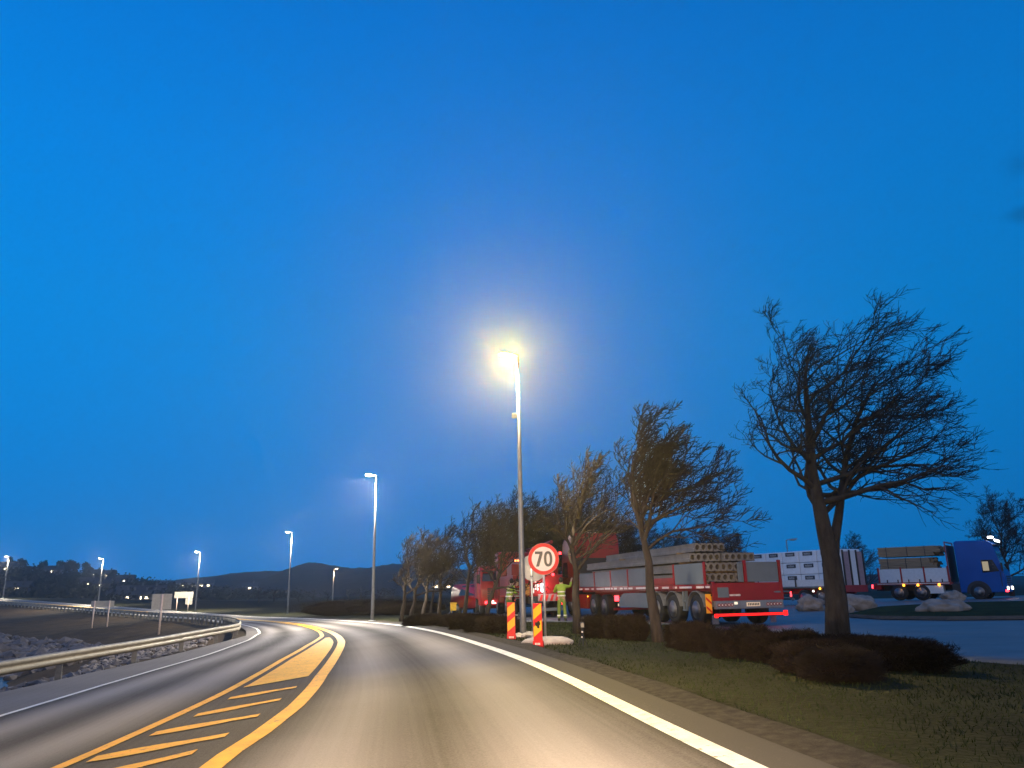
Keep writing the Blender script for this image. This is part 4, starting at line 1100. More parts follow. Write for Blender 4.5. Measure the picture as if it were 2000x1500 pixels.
simple('cab_lamp', G_HEAD, ct, (.95, 1.05, -.98, -.82, 2.50, 2.68), bev=.03)
for y, zz in ((-1.1, 2.95), (-.72, 1.95), (-1.16, .62), (1.1, .75)): simple('tail_light', G_RED, ct, (-.03, .02, y - .06, y + .06, zz - .06, zz + .06), bev=.02)
for x in (1.4, 2.7, 6.0):
    for y, sd in ((1.03, 1), (-1.03, -1)): wheel(ct, x, y, .5, .34, sd)
ld = bpy.data.lights.new('work_lamp', 'POINT'); ld.energy = 30; ld.color = (1, .95, .88); ld.shadow_soft_size = .08
lo = bpy.data.objects.new('work_lamp', ld); COL.objects.link(lo); lo.parent = ct; lo.location = (-.25, -.2, 1.4)
for yy, e in ((-1.1, 3), (.9, 2)):
    ld = bpy.data.lights.new('tail_glow', 'POINT'); ld.energy = e; ld.color = (1, .05, .04); ld.shadow_soft_size = .06
    lo = bpy.data.objects.new('tail_glow', ld); COL.objects.link(lo); lo.parent = ct; lo.location = (-.2, yy, .9)
# --- red truck facing us left of it (cab with hi-set mirrors)
q = at(968, 1150, 45)
rt_ = empty('truck', (q[0], 47.2, tz(q[0], 47) + .05), rad(-84), 'red truck with its cab towards the road behind the leaning tree trunks', 'truck')
cab(rt_, 2.1, 2.2, .5, 2.75, M_TRED, 2.2, lights=False)
simple('box_body', M_TRED2, rt_, (-4.5, -.2, -1.15, 1.15, .9, 2.8), bev=.03); simple('chassis', M_CHASSIS, rt_, (-4.6, 1.6, -.5, .5, .5, .9))
for x in (1.0, -3.3):
    for y, sd in ((.95, 1), (-.95, -1)): wheel(rt_, x, y, .45, .28, sd)
simple('fog_light', G_RED, rt_, (2.13, 2.17, -.85, -.62, .62, .76)); simple('fog_light', glow('pink_lamp', (1, .45, .42), 6), rt_, (2.13, 2.17, -.45, -.15, .62, .80))
simple('cab_lamp', G_HEAD, rt_, (1.98, 2.05, .25, .38, 1.95, 2.08), bev=.02)
# --- cars with headlights on
def car(loc, rz, paint, label, L=4.5, W=1.8, H=1.5, tall=False):
    t = empty('parked_car', loc, rz, label, 'car')
    if tall: pr = [(0, .35), (L - .1, .35), (L, .75), (L - .15, .98), (L - 1.0, 1.12), (L - 1.75, H - .04), (L - 2.2, H), (.25, H), (.02, H - .25)]
    else: pr = [(0, .35), (L - .1, .32), (L, .62), (L - .12, .82), (L - 1.15, .98), (L - 1.9, H - .05), (L - 2.5, H), (1.2, H - .04), (.35, 1.0), (.02, .92)]
    bm = bmesh.new()
    def wd(p): return W / 2 - (.16 if p[1] > 1.15 else 0)
    v0 = [bm.verts.new((p[0], -wd(p), p[1])) for p in pr]; v1 = [bm.verts.new((p[0], wd(p), p[1])) for p in pr]
    bm.faces.new(v0); bm.faces.new(list(reversed(v1)))
    for i in range(len(pr)): bm.faces.new((v0[i], v1[i], v1[(i + 1) % len(pr)], v0[(i + 1) % len(pr)]))
    bmesh.ops.recalc_face_normals(bm, faces=bm.faces[:]); bmesh.ops.bevel(bm, geom=bm.edges[:], offset=.06, segments=3, affect='EDGES')
    me = bpy.data.meshes.new('body'); bm.to_mesh(me); bm.free(); me.materials.append(paint); me.polygons.foreach_set('use_smooth', [True] * len(me.polygons))
    o = bpy.data.objects.new('body', me); COL.objects.link(o); o.parent = t
    z0 = 1.0 if not tall else 1.14; xa = L - 1.17 if not tall else L - 1.02; xb = L - 1.85 if not tall else L - 1.70; zt_ = H - .09
    mb = MB(); mb.add([(xa + .02, -W / 2 + .14, z0), (xa + .02, W / 2 - .14, z0), (xb + .02, W / 2 - .24, zt_), (xb + .02, -W / 2 + .24, zt_)], [(0, 1, 2, 3)]); mb.build('windscreen', M_GLASS, t, fix=False)
    for sd in (1, -1):
        mb = MB(); mb.add([(xa - .25, sd * (W / 2 - .03), z0), (xb - .15, sd * (W / 2 - .145), zt_), (xb - 1.6, sd * (W / 2 - .145), zt_), (xb - 1.9, sd * (W / 2 - .03), z0)], [(0, 1, 2, 3)]); mb.build('side_window', M_GLASS, t, fix=False)
        h = MB(); h.ball((L - .06, sd * (W / 2 - .30), .70 if not tall else .80), .13, 2, sc=(.6, 1.35, .8)); h.build('headlight', G_HEAD, t)
        for x in (.85, L - .85): wheel(t, x, sd * (W / 2 - .12), .32, .22, sd)
    simple('grille', M_CHASSIS, t, (L - .02, L + .01, -.45, .45, .45, .72)); return t
q = at(914, 1185, 56); car((q[0] - .6, 60.0, tz(q[0], 57)), rad(-78), mat('paint_black', (.02, .022, .028), rough=.2), 'dark car with both headlights lit beyond the hedge')
q = at(951, 1185, 50); car((q[0] - 1.9, 53.0, tz(q[0], 51) + .03), rad(-50), mat('paint_crimson', (.30, .01, .02), rough=.22), 'crimson van with a bright headlight in front of the dark car', L=4.6, W=1.8, H=1.85, tall=True)
q = at(888, 1188, 52)
t = empty('equipment_box', (q[0], 52, tz(q[0], 52)), .2, 'small yellow box on legs standing left of the dark car', 'box')
M_YB = mat('yellow_box', (.65, .38, .02), rough=.5); simple('body', M_YB, t, (-.28, .28, -.2, .2, .25, .72), bev=.03); simple('lid', M_YB, t, (-.30, .30, -.22, .22, .72, .77))
for x in (-.22, .22): simple('leg', M_YB, t, (x - .03, x + .03, -.03, .03, 0, .26))

# our own dipped headlights reach the road, verge and signs (the car that carries the camera)
for x in (-.62, .62):
    ld = bpy.data.lights.new('dipped_headlight', 'SPOT'); ld.energy = 7000; ld.color = (1.0, .70, .45); ld.spot_size = rad(66); ld.spot_blend = 1.0; ld.shadow_soft_size = .07
    lo = bpy.data.objects.new('dipped_headlight', ld); COL.objects.link(lo); lo.location = (x + .1, 1.7, .68)
    lo.rotation_euler = (rad(90 - 3.5), 0, rad(4))

# ------------------------------------------------------------------ people
M_SKIN = mat('skin', (.50, .30, .21), rough=.55, var=.1)
M_HAIR = mat('dark_hair', (.03, .018, .012), rough=.7, var=.4)
M_BOOT = mat('boot_leather', (.03, .025, .02), rough=.6)
M_HIVIS = mat('hivis_yellow', (.30, .42, .035), rough=.65, var=.2, scale=7, bump=.5, bscale=18)
M_HIVT = mat('hivis_trousers', (.20, .26, .04), rough=.7, var=.25, scale=7, bump=.5, bscale=18)
M_REDJ = mat('red_jacket', (.55, .035, .03), rough=.65, var=.2, scale=7, bump=.5, bscale=18)
M_DKT = mat('dark_trousers', (.02, .02, .025), rough=.8, var=.3)
M_REFL = mat('reflective_band', (.80, .78, .66), rough=.35, var=.1)
def skin(name, V, Ed, Rr, m, parent, lv=1, root=0):
    me = bpy.data.meshes.new(name); me.from_pydata(V, Ed, []); me.materials.append(m)
    o = bpy.data.objects.new(name, me); COL.objects.link(o); o.parent = parent
    md = o.modifiers.new('skin', 'SKIN'); md.use_smooth_shade = True
    for i, r in enumerate(Rr):
        q = me.skin_vertices[0].data[i]; q.radius = r if hasattr(r, '__len__') else (r, r); q.use_root = (i == root)
    sd = o.modifiers.new('sub', 'SUBSURF'); sd.levels = lv; sd.render_levels = lv
    return o
def person(loc, rz, label, jm, tm, arms, legs, bands, head_turn=0.0, lean=0.0):
    """arms: ((elbow, hand) left, right); legs: ((knee, ankle) left, right); local +y is forward"""
    t = empty('person', loc, rz, label, 'person', 'road workers beside the crane truck')
    def L(z_): return lean * max(0, z_ - .95)
    V = [(0, 0, .96), (0, .0 + L(1.15), 1.15), (0, .01 + L(1.36), 1.36), (0, L(1.50), 1.50), (0, .01 + L(1.60), 1.60), (0, .015 + L(1.70), 1.70)]
    Rr = [(.14, .11), (.135, .10), (.155, .11), (.058, .058), (.082, .098), (.075, .085)]
    Ed = [(0, 1), (1, 2), (2, 3), (3, 4), (4, 5)]
    JV = [(0, 0, .90), (0, L(1.15), 1.12), (0, .01 + L(1.36), 1.34), (0, L(1.46), 1.45)]; JR = [(.175, .135), (.165, .125), (.185, .135), (.10, .09)]; JE = [(0, 1), (1, 2), (2, 3)]
    TV = [(0, 0, 1.0), (0, 0, .93)]; TR_ = [(.15, .115), (.155, .12)]; TE = [(0, 1)]
    # nose
    b = len(V); c, s_ = math.cos(head_turn), math.sin(head_turn)
    V.append((s_ * .10, .015 + L(1.6) + c * .10, 1.595)); Rr.append(.014); Ed.append((4, b))
    for sd, (el, ha), (kn, an) in ((-1, arms[0], legs[0]), (1, arms[1], legs[1])):
        b = len(V); sh = (sd * .185, L(1.42), 1.42)
        V += [sh, el, ha]; Rr += [.062, .045, .032]; Ed += [(2, b), (b, b + 1), (b + 1, b + 2)]
        d = (Vector(ha) - Vector(el)).normalized(); side = Vector((1, 0, 0)) if abs(d.x) < .8 else Vector((0, 1, 0)); side = (side - d * side.dot(d)).normalized(); nrm = d.cross(side)
        pm = Vector(ha) + d * .06; V.append(tuple(pm)); Rr.append((.036, .02)); Ed.append((b + 2, b + 3)); pb = b + 3
        for k, (off, ln, cu) in enumerate([(-.030, .068, .25), (-.010, .078, .3), (.010, .074, .35), (.028, .058, .4)]):
            a = len(V); p0 = pm + side * off + d * .035; p1 = p0 + d * ln * .5 + nrm * cu * .03; p2 = p1 + d * ln * .42 + nrm * cu * .07
            V += [tuple(p0), tuple(p1), tuple(p2)]; Rr += [.010, .009, .008]; Ed += [(pb, a), (a, a + 1), (a + 1, a + 2)]
        a = len(V); p0 = Vector(ha) + d * .025 - side * .035; p1 = p0 - side * .022 + d * .03; V += [tuple(p0), tuple(p1)]; Rr += [.011, .009]; Ed += [(b + 2, a), (a, a + 1)]
        j = len(JV); wv = tuple(Vector(el) + (Vector(ha) - Vector(el)) * .90)
        JV += [sh, el, wv]; JR += [.082, .066, .052]; JE += [(2, j), (j, j + 1), (j + 1, j + 2)]
        b = len(V); V += [(sd * .095, 0, .90), kn, an, (an[0], an[1] + .13, .035)]; Rr += [.085, .056, .042, .035]; Ed += [(0, b), (b, b + 1), (b + 1, b + 2), (b + 2, b + 3)]
        j = len(TV); TV += [(sd * .098, 0, .86), kn, (an[0], an[1], an[2] + .02)]; TR_ += [.105, .080, .070]; TE += [(1, j), (j, j + 1), (j + 1, j + 2)]
        skin('boot', [(an[0], an[1] - .03, an[2] + .06), (an[0], an[1], .06), (an[0], an[1] + .15, .05)], [(0, 1), (1, 2)], [.062, .062, .048], M_BOOT, t)
    skin('body', V, Ed, Rr, M_SKIN, t)
    jk = skin('jacket', JV, JE, JR, jm, t, 2); skin('trousers', TV, TE, TR_, tm, t)
    mb = MB(); mb.ball((0, -.005 + L(1.68), 1.665), .108, 3, sc=(.86, 1.0, 1.08), amp=.08, seed=2)
    mb.v = [(x, y - .022, zz) for x, y, zz in mb.v]; mb.build('hair', M_HAIR, t, smooth=True)
    for zz, rx, ry, hh in bands:
        mb = MB(); n = 20; vs = []
        for k in range(n):
            a = 2 * PI * k / n
            for h2 in (zz, zz + hh): vs.append((rx * math.cos(a), ry * math.sin(a) + L(h2), h2))
        mb.add(vs, [(2 * k, 2 * ((k + 1) % n), 2 * ((k + 1) % n) + 1, 2 * k + 1) for k in range(n)]); bd = mb.build('reflective_band', M_REFL, jk, fix=False)
    for an, kn in ((legs[0][1], legs[0][0]), (legs[1][1], legs[1][0])):
        mb = MB(); f = .35; cx_ = an[0] + (kn[0] - an[0]) * f; cy_ = an[1] + (kn[1] - an[1]) * f; cz_ = an[2] + (kn[2] - an[2]) * f
        mb.lathe([(.080, -.03), (.083, .03)], 14, 'z', (cx_, cy_, cz_)); mb.build('reflective_band', M_REFL, t)
    return t
BANDS = [(1.00, .188, .150, .055), (1.16, .180, .142, .055)]
q = at(1097, 1180, 33.0)
person((q[0], 33.0, tz(q[0], 33) + .02), rad(-8), 'road worker in banded hi-vis suit, back to the road, one arm raised', M_HIVIS, M_HIVT,
       (((-.30, .10, 1.18), (-.24, .32, 1.22)), ((.36, .12, 1.38), (.42, .22, 1.62))), (((-.12, .05, .50), (-.13, .0, .09)), ((.12, .02, .50), (.14, -.03, .09))), BANDS)
q = at(994, 1180, 34.0)
person((q[0], 34.0, tz(q[0], 34) + .02), rad(-60), 'road worker in lime hi-vis jacket and green trousers turned sideways behind the left hazard board', M_HIVIS, M_HIVT,
       (((-.27, .14, 1.15), (-.16, .34, 1.10)), ((.27, .16, 1.16), (.12, .36, 1.14))), (((-.10, .06, .50), (-.11, .0, .09)), ((.10, .10, .50), (.13, .05, .09))), BANDS, lean=.25)
q = at(1013, 1180, 34.6)
person((q[0], 34.6, tz(q[0], 34.6) + .02), rad(165), 'worker in a red jacket with pale crossed braces facing the man in lime', M_REDJ, M_DKT,
       (((-.27, .14, 1.15), (-.14, .30, 1.12)), ((.27, .14, 1.15), (.14, .32, 1.10))), (((-.10, .03, .50), (-.11, .0, .09)), ((.10, .03, .50), (.12, .0, .09))), BANDS[:1] + [(1.24, .182, .142, .045)], lean=.2)

# ------------------------------------------------------------------ bare trees
M_BARK = mat('bark', (.062, .050, .042), rough=.95, var=.45, scale=7, bump=1.0, bscale=26, stretch=(1, 1, .25), spec=.1)
M_TWIG = mat('twig', (.040, .033, .029), rough=.95, var=.4, scale=3, spec=.05)
def tree_mesh(seed, H, trunks, limbs, sub, bias, spread=1.0, lift=.075, lead=.30, flat=1.0, twig=.012, crown_lo=.3, sweep=.5, dens=1.0, wide=1.0):
    """trunks: list of (points, r0, r1). Returns (MB trunk with limbs, MB crown of twigs)"""
    R = rnd(seed); T, C = MB(), MB(); bias = Vector(bias)
    def rv(a): return Vector((R.gauss(0, a), R.gauss(0, a), R.gauss(0, a)))
    def grow(p, d, r, L, lev, out):
        n = {1: 6, 2: 5, 3: 4, 4: 3}[lev]; pts = [p.copy()]; rs = [r]; dd = d.normalized(); step = L / n
        for i in range(n):
            dd = (dd + rv(.17 if lev < 3 else .22) + bias * (.10 + .06 * lev) * sweep + Vector((0, 0, lift))).normalized()
            p = p + dd * step; pts.append(p.copy()); rs.append(max(r * (1 - .80 * (i + 1) / n), twig * .5))
        out.tube([q[:] for q in pts], rs, {1: 7, 2: 5, 3: 4, 4: 3}[lev], cap=False)
        if lev >= 4: return
        k = max(2, int(R.uniform(.8, 1.2) * {1: sub[0], 2: sub[1], 3: sub[2]}[lev] * dens))
        for j in range(k):
            t_ = .18 + .80 * (j + R.random() * .8) / k; t_ = min(t_, .98); i = int(t_ * n); f = t_ * n - i; i = min(i, n - 1)
            q = pts[i].lerp(pts[i + 1], f); tang = (pts[i + 1] - pts[i]).normalized()
            side = tang.cross(rv(1)).normalized(); ang = R.uniform(.45, .95) * spread
            nd = (tang * math.cos(ang) + side * math.sin(ang) + bias * .25 * sweep + Vector((0, 0, .10))).normalized()
            grow(q, nd, max(rs[i] * R.uniform(.48, .66), twig), L * R.uniform(.42, .70) * (1.08 - .45 * t_), lev + 1, T if lev == 1 and rs[i] > .03 else C)
    for pts, r0, r1 in trunks:
        n = len(pts); P = [Vector(q) for q in pts]
        T.tube(pts, [r0 + (r1 - r0) * (i / (n - 1)) ** .8 for i in range(n)], 12, cap=True)
        Ltot = sum((P[i + 1] - P[i]).length for i in range(n - 1))
        for j in range(limbs):
            t_ = crown_lo + (1 - crown_lo) * (j + R.random() * .7) / limbs; u = t_ * (n - 1); i = min(int(u), n - 2); f = min(u - i, 1)
            q = P[i].lerp(P[i + 1], f); az = j * 2.4 + R.uniform(-.5, .5); el = (R.uniform(.10, .75) + .45 * t_) * flat
            nd = Vector((math.cos(az) * math.cos(el), math.sin(az) * math.cos(el), math.sin(el))) + bias * .5 * sweep
            hb = 1 + wide * max(-.45, nd.normalized().dot(bias.normalized()) if bias.length > 0 else 0)
            rr = (r0 + (r1 - r0) * t_) * R.uniform(.40, .62)
            grow(q, nd, rr, H * R.uniform(.30, .40) * hb * (1.15 - .35 * t_), 1, T)
        # leader
        grow(P[-1], (P[-1] - P[-2]).normalized(), r1 * .95, H * lead, 1, T)
    return T, C
def tree(T, C, loc, rz, label, group=None, scale=1.0, name='bare_tree'):
    t = empty(name, loc, rz, label, 'tree', group)
    t.scale = (scale,) * 3
    T.build('trunk', M_BARK, t, smooth=True, fix=False); C.build('crown', M_TWIG, t, smooth=False, fix=False)
    return t
# big swept tree in front of the white packages
q = gp(1634, 1232, .12); x0, y0 = q[0], q[1]; zz = tz(x0, y0)
print('big tree', x0, y0)
S_ = y0 / 1480 * 1.03
def rel(px, py, dy=0.0):    # a point of the crown in the tree's own metres
    a = at(px, py, y0 + dy); return (a[0] - x0, dy, a[2] - zz)
trunks = [([(0, 0, -.2), rel(1632, 1160), rel(1622, 1080), rel(1608, 1020), rel(1596, 960, .1), rel(1584, 900, .2), rel(1578, 830, .15), rel(1572, 760, .1), rel(1568, 700, 0)], .33, .055),
          ([rel(1625, 1080, .05), rel(1628, 1040, .1), rel(1636, 985, .3), rel(1642, 930, .5), rel(1650, 860, .7), rel(1668, 790, .8), rel(1690, 740, .8)], .17, .045)]
T, C = tree_mesh(23, 9.3, trunks, 19, (9, 8, 6), (1, 0, .10), crown_lo=.42, sweep=.46, wide=.08, twig=.011, dens=.76, lift=.036, lead=.13, flat=.60)
big_ = tree(T, C, (x0, y0, zz), 0, 'largest bare tree, fork-trunked and wind-swept, in front of the white packages')
big_.scale = (1.0, 1.0, .925)
def simple_tree(seed, H, lean=(0, 0), limbs=11, sub=(6, 5, 4), bias=(1, 0, .2), r0=.15, fork=.34, sweep=.45, wide=.45, crown_lo=.38, spread=1.0, top=.72):
    R = rnd(seed); pts = []
    n = 7
    for k in range(n):
        t_ = k / (n - 1)
        pts.append((lean[0] * t_ + R.uniform(-.03, .03) * k, lean[1] * t_ + R.uniform(-.03, .03) * k, -.15 + H * top * t_))
    return tree_mesh(seed, H, [(pts, r0, r0 * .25)], limbs, sub, bias, crown_lo=crown_lo, sweep=sweep, wide=wide, spread=spread)
q = gp(1286, 1252, .08); T, C = simple_tree(33, 5.6, (-.35, .2), 18, (8, 7, 5), r0=.16, wide=.25, sweep=.50, crown_lo=.56)
tree(T, C, (q[0], q[1], tz(q[0], q[1])), 0, 'bare wind-swept tree standing in front of the grey trailer sides, second largest')
q = gp(1127, 1238, .06); T, C = simple_tree(46, 5.2, (.1, .2), 13, (7, 6, 4), r0=.15, wide=.3, bias=(1, 0, .3), sweep=.35, crown_lo=.48)
tree(T, C, (q[0], q[1], tz(q[0], q[1])), 0, 'bare tree with a straight trunk just right of the 70 sign')
# the row by the bend
row = [(946, 1204, 33, 51, 5.6, (.9, 0), 'reddish bare tree leaning to the right, left of the hazard boards'),
       (906, 1200, 37, 52, 6.0, (.25, 0), 'straight bare tree rising in front of the car headlights'),
       (858, 1200, 41, 53, 5.6, (.0, 0), 'bare tree with an upright grey trunk left of the yellow box'),
       (824, 1202, 42, 54, 5.3, (.5, 0), 'bare tree with a pale trunk leaning right, third from the left end of the row'),
       (801, 1208, 40, 55, 5.0, (.5, .3), 'slender bare tree with a slanting trunk, second from the left end of the row'),
       (783, 1212, 38.5, 56, 4.9, (.35, 0), 'thin fork-trunked bare tree at the left end of the row beside the bend'),
       (842, 1182, 58, 57, 6.5, (.2, 0), 'thin bare tree standing behind the left part of the row')]
for px, py, Y, sd, H_, ln, lb in row:
    X = at(px, py, Y)[0]; T, C = simple_tree(sd, H_ * .87, ln, 12, (6, 6, 4), r0=.125, wide=.2, sweep=.25, bias=(1, 0, .35), crown_lo=.42)
    tree(T, C, (X, Y, tz(X, Y)), 0, lb, 'row of bare trees by the bend')
# trees behind the lorries, denser
T, C = simple_tree(71, 7.4, (.2, 0), 16, (9, 8, 6), r0=.17, wide=.3, sweep=.3, crown_lo=.22, spread=1.15)
base = tree(T, C, (0, 0, 0), 0, 'x', 'dense bare trees behind the parked vehicles')
T2, C2 = simple_tree(72, 7.0, (-.2, 0), 17, (9, 8, 6), r0=.16, wide=.3, sweep=.3, crown_lo=.2, spread=1.2)
base2 = tree(T2, C2, (0, 0, 0), 0, 'x', 'dense bare trees behind the parked vehicles')
back = [(944, 52, 1.0, 'dense brown bare tree showing between the red truck and the row'), (975, 50, 1.08, 'dense brown bare tree directly behind the red truck cab'), (1008, 53, 1.15, 'dense bare tree behind the crane beacon'), (1043, 51, 1.12, 'dense bare tree straight behind the 70 sign'),
        (1082, 52, 1.15, 'dense bare tree behind the crane posts'), (1118, 50, 1.1, 'dense bare tree behind the straight trunk right of the sign'), (1158, 54, 1.12, 'dense bare tree rising above the roof of the high red truck'), (1205, 56, 1.1, 'dense bare tree right of the high red truck roof'),
        (1250, 60, 1.05, 'dense bare tree above the long slabs, left of the swept tree trunk'), (1310, 66, 1.1, 'dense bare tree above the middle of the slab load'), (1365, 68, 1.12, 'dense bare tree behind the rear half of the slab load'), (1420, 70, 1.12, 'dark bushy tree right of the slab load, left of the white packages'),
        (1664, 86, .95, 'small bushy tree just right of the big trunk, behind the white packages'), (1975, 60, 1.15, 'bare tree rising behind the blue cab at the right edge')]
for k, (px, Y, sc, lb) in enumerate(back):
    src = base if k % 2 == 0 else base2
    t = src if k < 2 else copy_tree(src)
    X = at(px, 1150, Y)[0]; t.location = (X, Y, tz(X, Y)); t.rotation_euler = (0, 0, (0.0, .5, -.4, .25)[k % 4]); t.scale = (sc * (1.12 if px > 1400 else 1), sc, sc * (.82 if 1200 < px < 1600 else .95 if px > 1600 else .90)); t['label'] = lb
# wooded strip in the distance left of the row: low bare trees
T, C = simple_tree(81, 5.0, (0, 0), 10, (5, 5, 3), r0=.12, crown_lo=.15)
base = tree(T, C, (0, 0, 0), 0, 'x', 'low trees across the field')

# ------------------------------------------------------------------ clipped hedges and bushes (brown, leafless)
M_HEDGE = mat('hedge_twigs', (.028, .020, .016), rough=1, var=.5, scale=5, spec=.05)
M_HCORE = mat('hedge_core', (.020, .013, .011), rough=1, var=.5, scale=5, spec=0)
def bush_mesh(seed, sx, sy, h, n):
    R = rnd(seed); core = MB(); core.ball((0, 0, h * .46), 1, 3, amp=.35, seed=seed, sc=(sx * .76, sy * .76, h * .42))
    tw = MB()
    for _ in range(n):
        while True:
            p = Vector((R.uniform(-1, 1), R.uniform(-1, 1), R.uniform(-1, 1)))
            e = (abs(p.x) ** 3 + abs(p.y) ** 3 + abs(p.z) ** 3) ** (1 / 3)
            if .62 < e < 1: break
        k = 1 + .34 * noise.noise(p * 2.0 + Vector((seed, 0, 0)))
        c = Vector((p.x * sx * k, p.y * sy * k, h * .5 + p.z * h * .5 * k))
        if c.z < 0.01: c.z = R.uniform(.01, .1)
        d = (Vector((p.x, p.y, p.z + .4)).normalized() + Vector((R.gauss(0, .5), R.gauss(0, .5), R.gauss(0, .5)))).normalized()
        L = R.uniform(.06, .16) * (1.9 if R.random() < .12 else 1); w = d.orthogonal().normalized() * R.uniform(.003, .008)
        a = c - d * L * .5; b = c + d * L * .5
        tw.add([a - w, a + w, b + w * .4, b - w * .4], [(0, 1, 2, 3)])
    return core, tw
protos = []
for k, (sx, sy, h) in enumerate([(.42, .42, .78), (.60, .50, .80), (1.15, .65, .85)]):
    core, tw = bush_mesh(60 + k, sx, sy, h, (8000, 11000, 20000)[k])
    t = empty('bush', (0, 0, -50), 0, 'x', 'bush', 'clipped brown bushes along the verge')
    core.build('core', M_HCORE, t, smooth=True, fix=False); tw.build('twigs', M_HEDGE, t, fix=False); protos.append([t, False])
bushes = [(1166, 1243, 1, .95, 'brown bush between the straight trunk and the tractor wheels'), (1206, 1245, 0, 1.0, 'narrow brown bush below the tail lights of the tractor'), (1240, 1248, 0, 1.05, 'brown bush just left of the swept tree trunk'),
          (1330, 1262, 0, 1.0, 'brown bush below the second trailer wheel'), (1357, 1268, 1, 1.0, 'brown bush below the rearmost trailer wheel'),
          (1432, 1282, 1, .95, 'brown bush under the left end of the red light strip'), (1470, 1276, 1, 1.0, 'brown bush under the middle of the red light strip'),
          (1515, 1288, 1, 1.05, 'brown bush under the right end of the red light strip'), (1562, 1282, 1, 1.1, 'brown bush left of the big fork-trunked tree'),
          (1598, 1312, 1, 1.0, 'front brown bush at the foot of the big tree'), (1640, 1325, 1, .95, 'low brown bush nearest the road in front of the big tree'), (1668, 1285, 2, .9, 'broad brown bush right behind the big tree trunk'),
          (1730, 1298, 2, .95, 'broad brown bush at the right end of the verge planting'),
          (815, 1222, 1, 1.05, 'brown bush at the left end of the hedge by the bend'), (836, 1222, 1, 1.0, 'second brown bush of the hedge by the bend'), (862, 1223, 2, .75, 'long brown bush of the hedge below the yellow box'), (893, 1227, 1, 1.1, 'brown bush in front of the dark car'),
          (917, 1232, 1, 1.15, 'brown bush in front of the crimson van'), (944, 1238, 1, 1.2, 'brown bush below the leaning reddish tree'), (972, 1240, 1, 1.1, 'brown bush touching the left hazard board from behind')]
for i, (px, py, k, sc, lb) in enumerate(bushes):
    pr_ = protos[k]; t = pr_[0] if not pr_[1] else copy_tree(pr_[0]); pr_[1] = True
    q = gp(px, py, .1 if px > 1100 else .03); t.location = (q[0], q[1], tz(q[0], q[1]) - .03); t.rotation_euler = (0, 0, i * 1.3 if k < 2 else (i * .2))
    w_ = .72 if 1150 < px < 1570 else .92
    t.scale = (sc * w_, sc * w_, sc * (.60 if px > 1500 else .72 if px > 1300 else .78 if px > 1100 else .58)); t['label'] = lb
# longer hedge band further left behind the second lamp
for i, (px, py, Y, sx, lb) in enumerate([(672, 1203, 62, 4.2, 'dark hedge left of the second lamp pole'), (780, 1197, 60, 5.0, 'dark hedge behind the left trees of the row'), (725, 1200, 66, 5.0, 'dark hedge behind the second lamp pole')]):
    core, tw = bush_mesh(90 + i, sx, 1.0, 1.25, 9000)
    X = at(px, py, Y)[0]; t = empty('hedge', (X, Y, tz(X, Y) - .05), 0, lb, 'hedge', 'dark hedges beyond the bend')
    core.build('core', M_HCORE, t, smooth=True, fix=False); tw.build('twigs', M_HEDGE, t, fix=False)

# ------------------------------------------------------------------ boulders at the parking area
M_BOULD = mat('boulder', (.30, .25, .21), rough=.95, var=.35, scale=2.5, bump=.8, bscale=14)
for px, py, Y, sx, sz, lb in [(1846, 1200, 0, .80, .36, 'pale oval boulder at the front edge of the grass island'), (1862, 1176, 0, .62, .34, 'grey boulder behind the oval boulder, under the blue truck'), (1584, 1190, 0, .62, .42, 'grey boulder left of the big tree trunk'),
                              (1672, 1190, 0, .85, .42, 'grey-brown boulder right of the big tree trunk'), (1640, 1196, 0, .5, .3, 'low boulder behind the big tree trunk')]:
    q = gp(px, py, .18); mb = MB(); mb.ball((0, 0, sz * .6), 1, 4, amp=.38, seed=px * .013, sc=(sx, sx * .75, sz * 1.1))
    o = mb.build('boulder', M_BOULD, loc=(q[0], q[1], tz(q[0], q[1]) + .02), smooth=True); tag(o, lb, 'boulder', 'boulders round the grass island')

# ------------------------------------------------------------------ grass on the verge
M_BLADE = mat('grass_blade', (.036, .048, .016), rough=.9, var=.45, scale=.6, spec=.1)
R = rnd(77); mb = MB(); cand = []
for _ in range(150000):
    y = 3 + 29 * R.random() ** 1.5; x = R.uniform(-6, 26); cand.append((x, y))
cx_ = np.array(cand); zz, cc = terr(cx_[:, 0], cx_[:, 1])
PN = np.array(near_pt)
def lotside(x, y):
    return y > np.interp(x, PN[::-1, 0], PN[::-1, 1])
lim = np.interp(cx_[:, 0], PN[::-1, 0], PN[::-1, 1])
C_ = _P; 
for (x, y), q, cl, lm in zip(cand, zz, cc, lim):
    if cl != 0 or y > lm - .15: continue
    i = int(np.abs(C_[:160, 1] - y).argmin())
    off = (x - C_[i, 0]) * -_N[i, 0] + (y - C_[i, 1]) * -_N[i, 1]
    if off < .95 + .3 * noise.noise(Vector((x, y, 0))): continue
    h = R.uniform(.02, .06); a = R.random() * 6.28; w = .0035 + .0005 * y; dx, dy = math.cos(a) * w, math.sin(a) * w; lx, ly = R.gauss(0, .03), R.gauss(0, .03)
    mb.add([(x - dx, y - dy, q - .01), (x + dx, y + dy, q - .01), (x + lx, y + ly, q + h)], [(0, 1, 2)])
o = mb.build('grass', M_BLADE, fix=False); tag(o, 'short dark grass of the roadside verge', 'grass', kind='stuff')

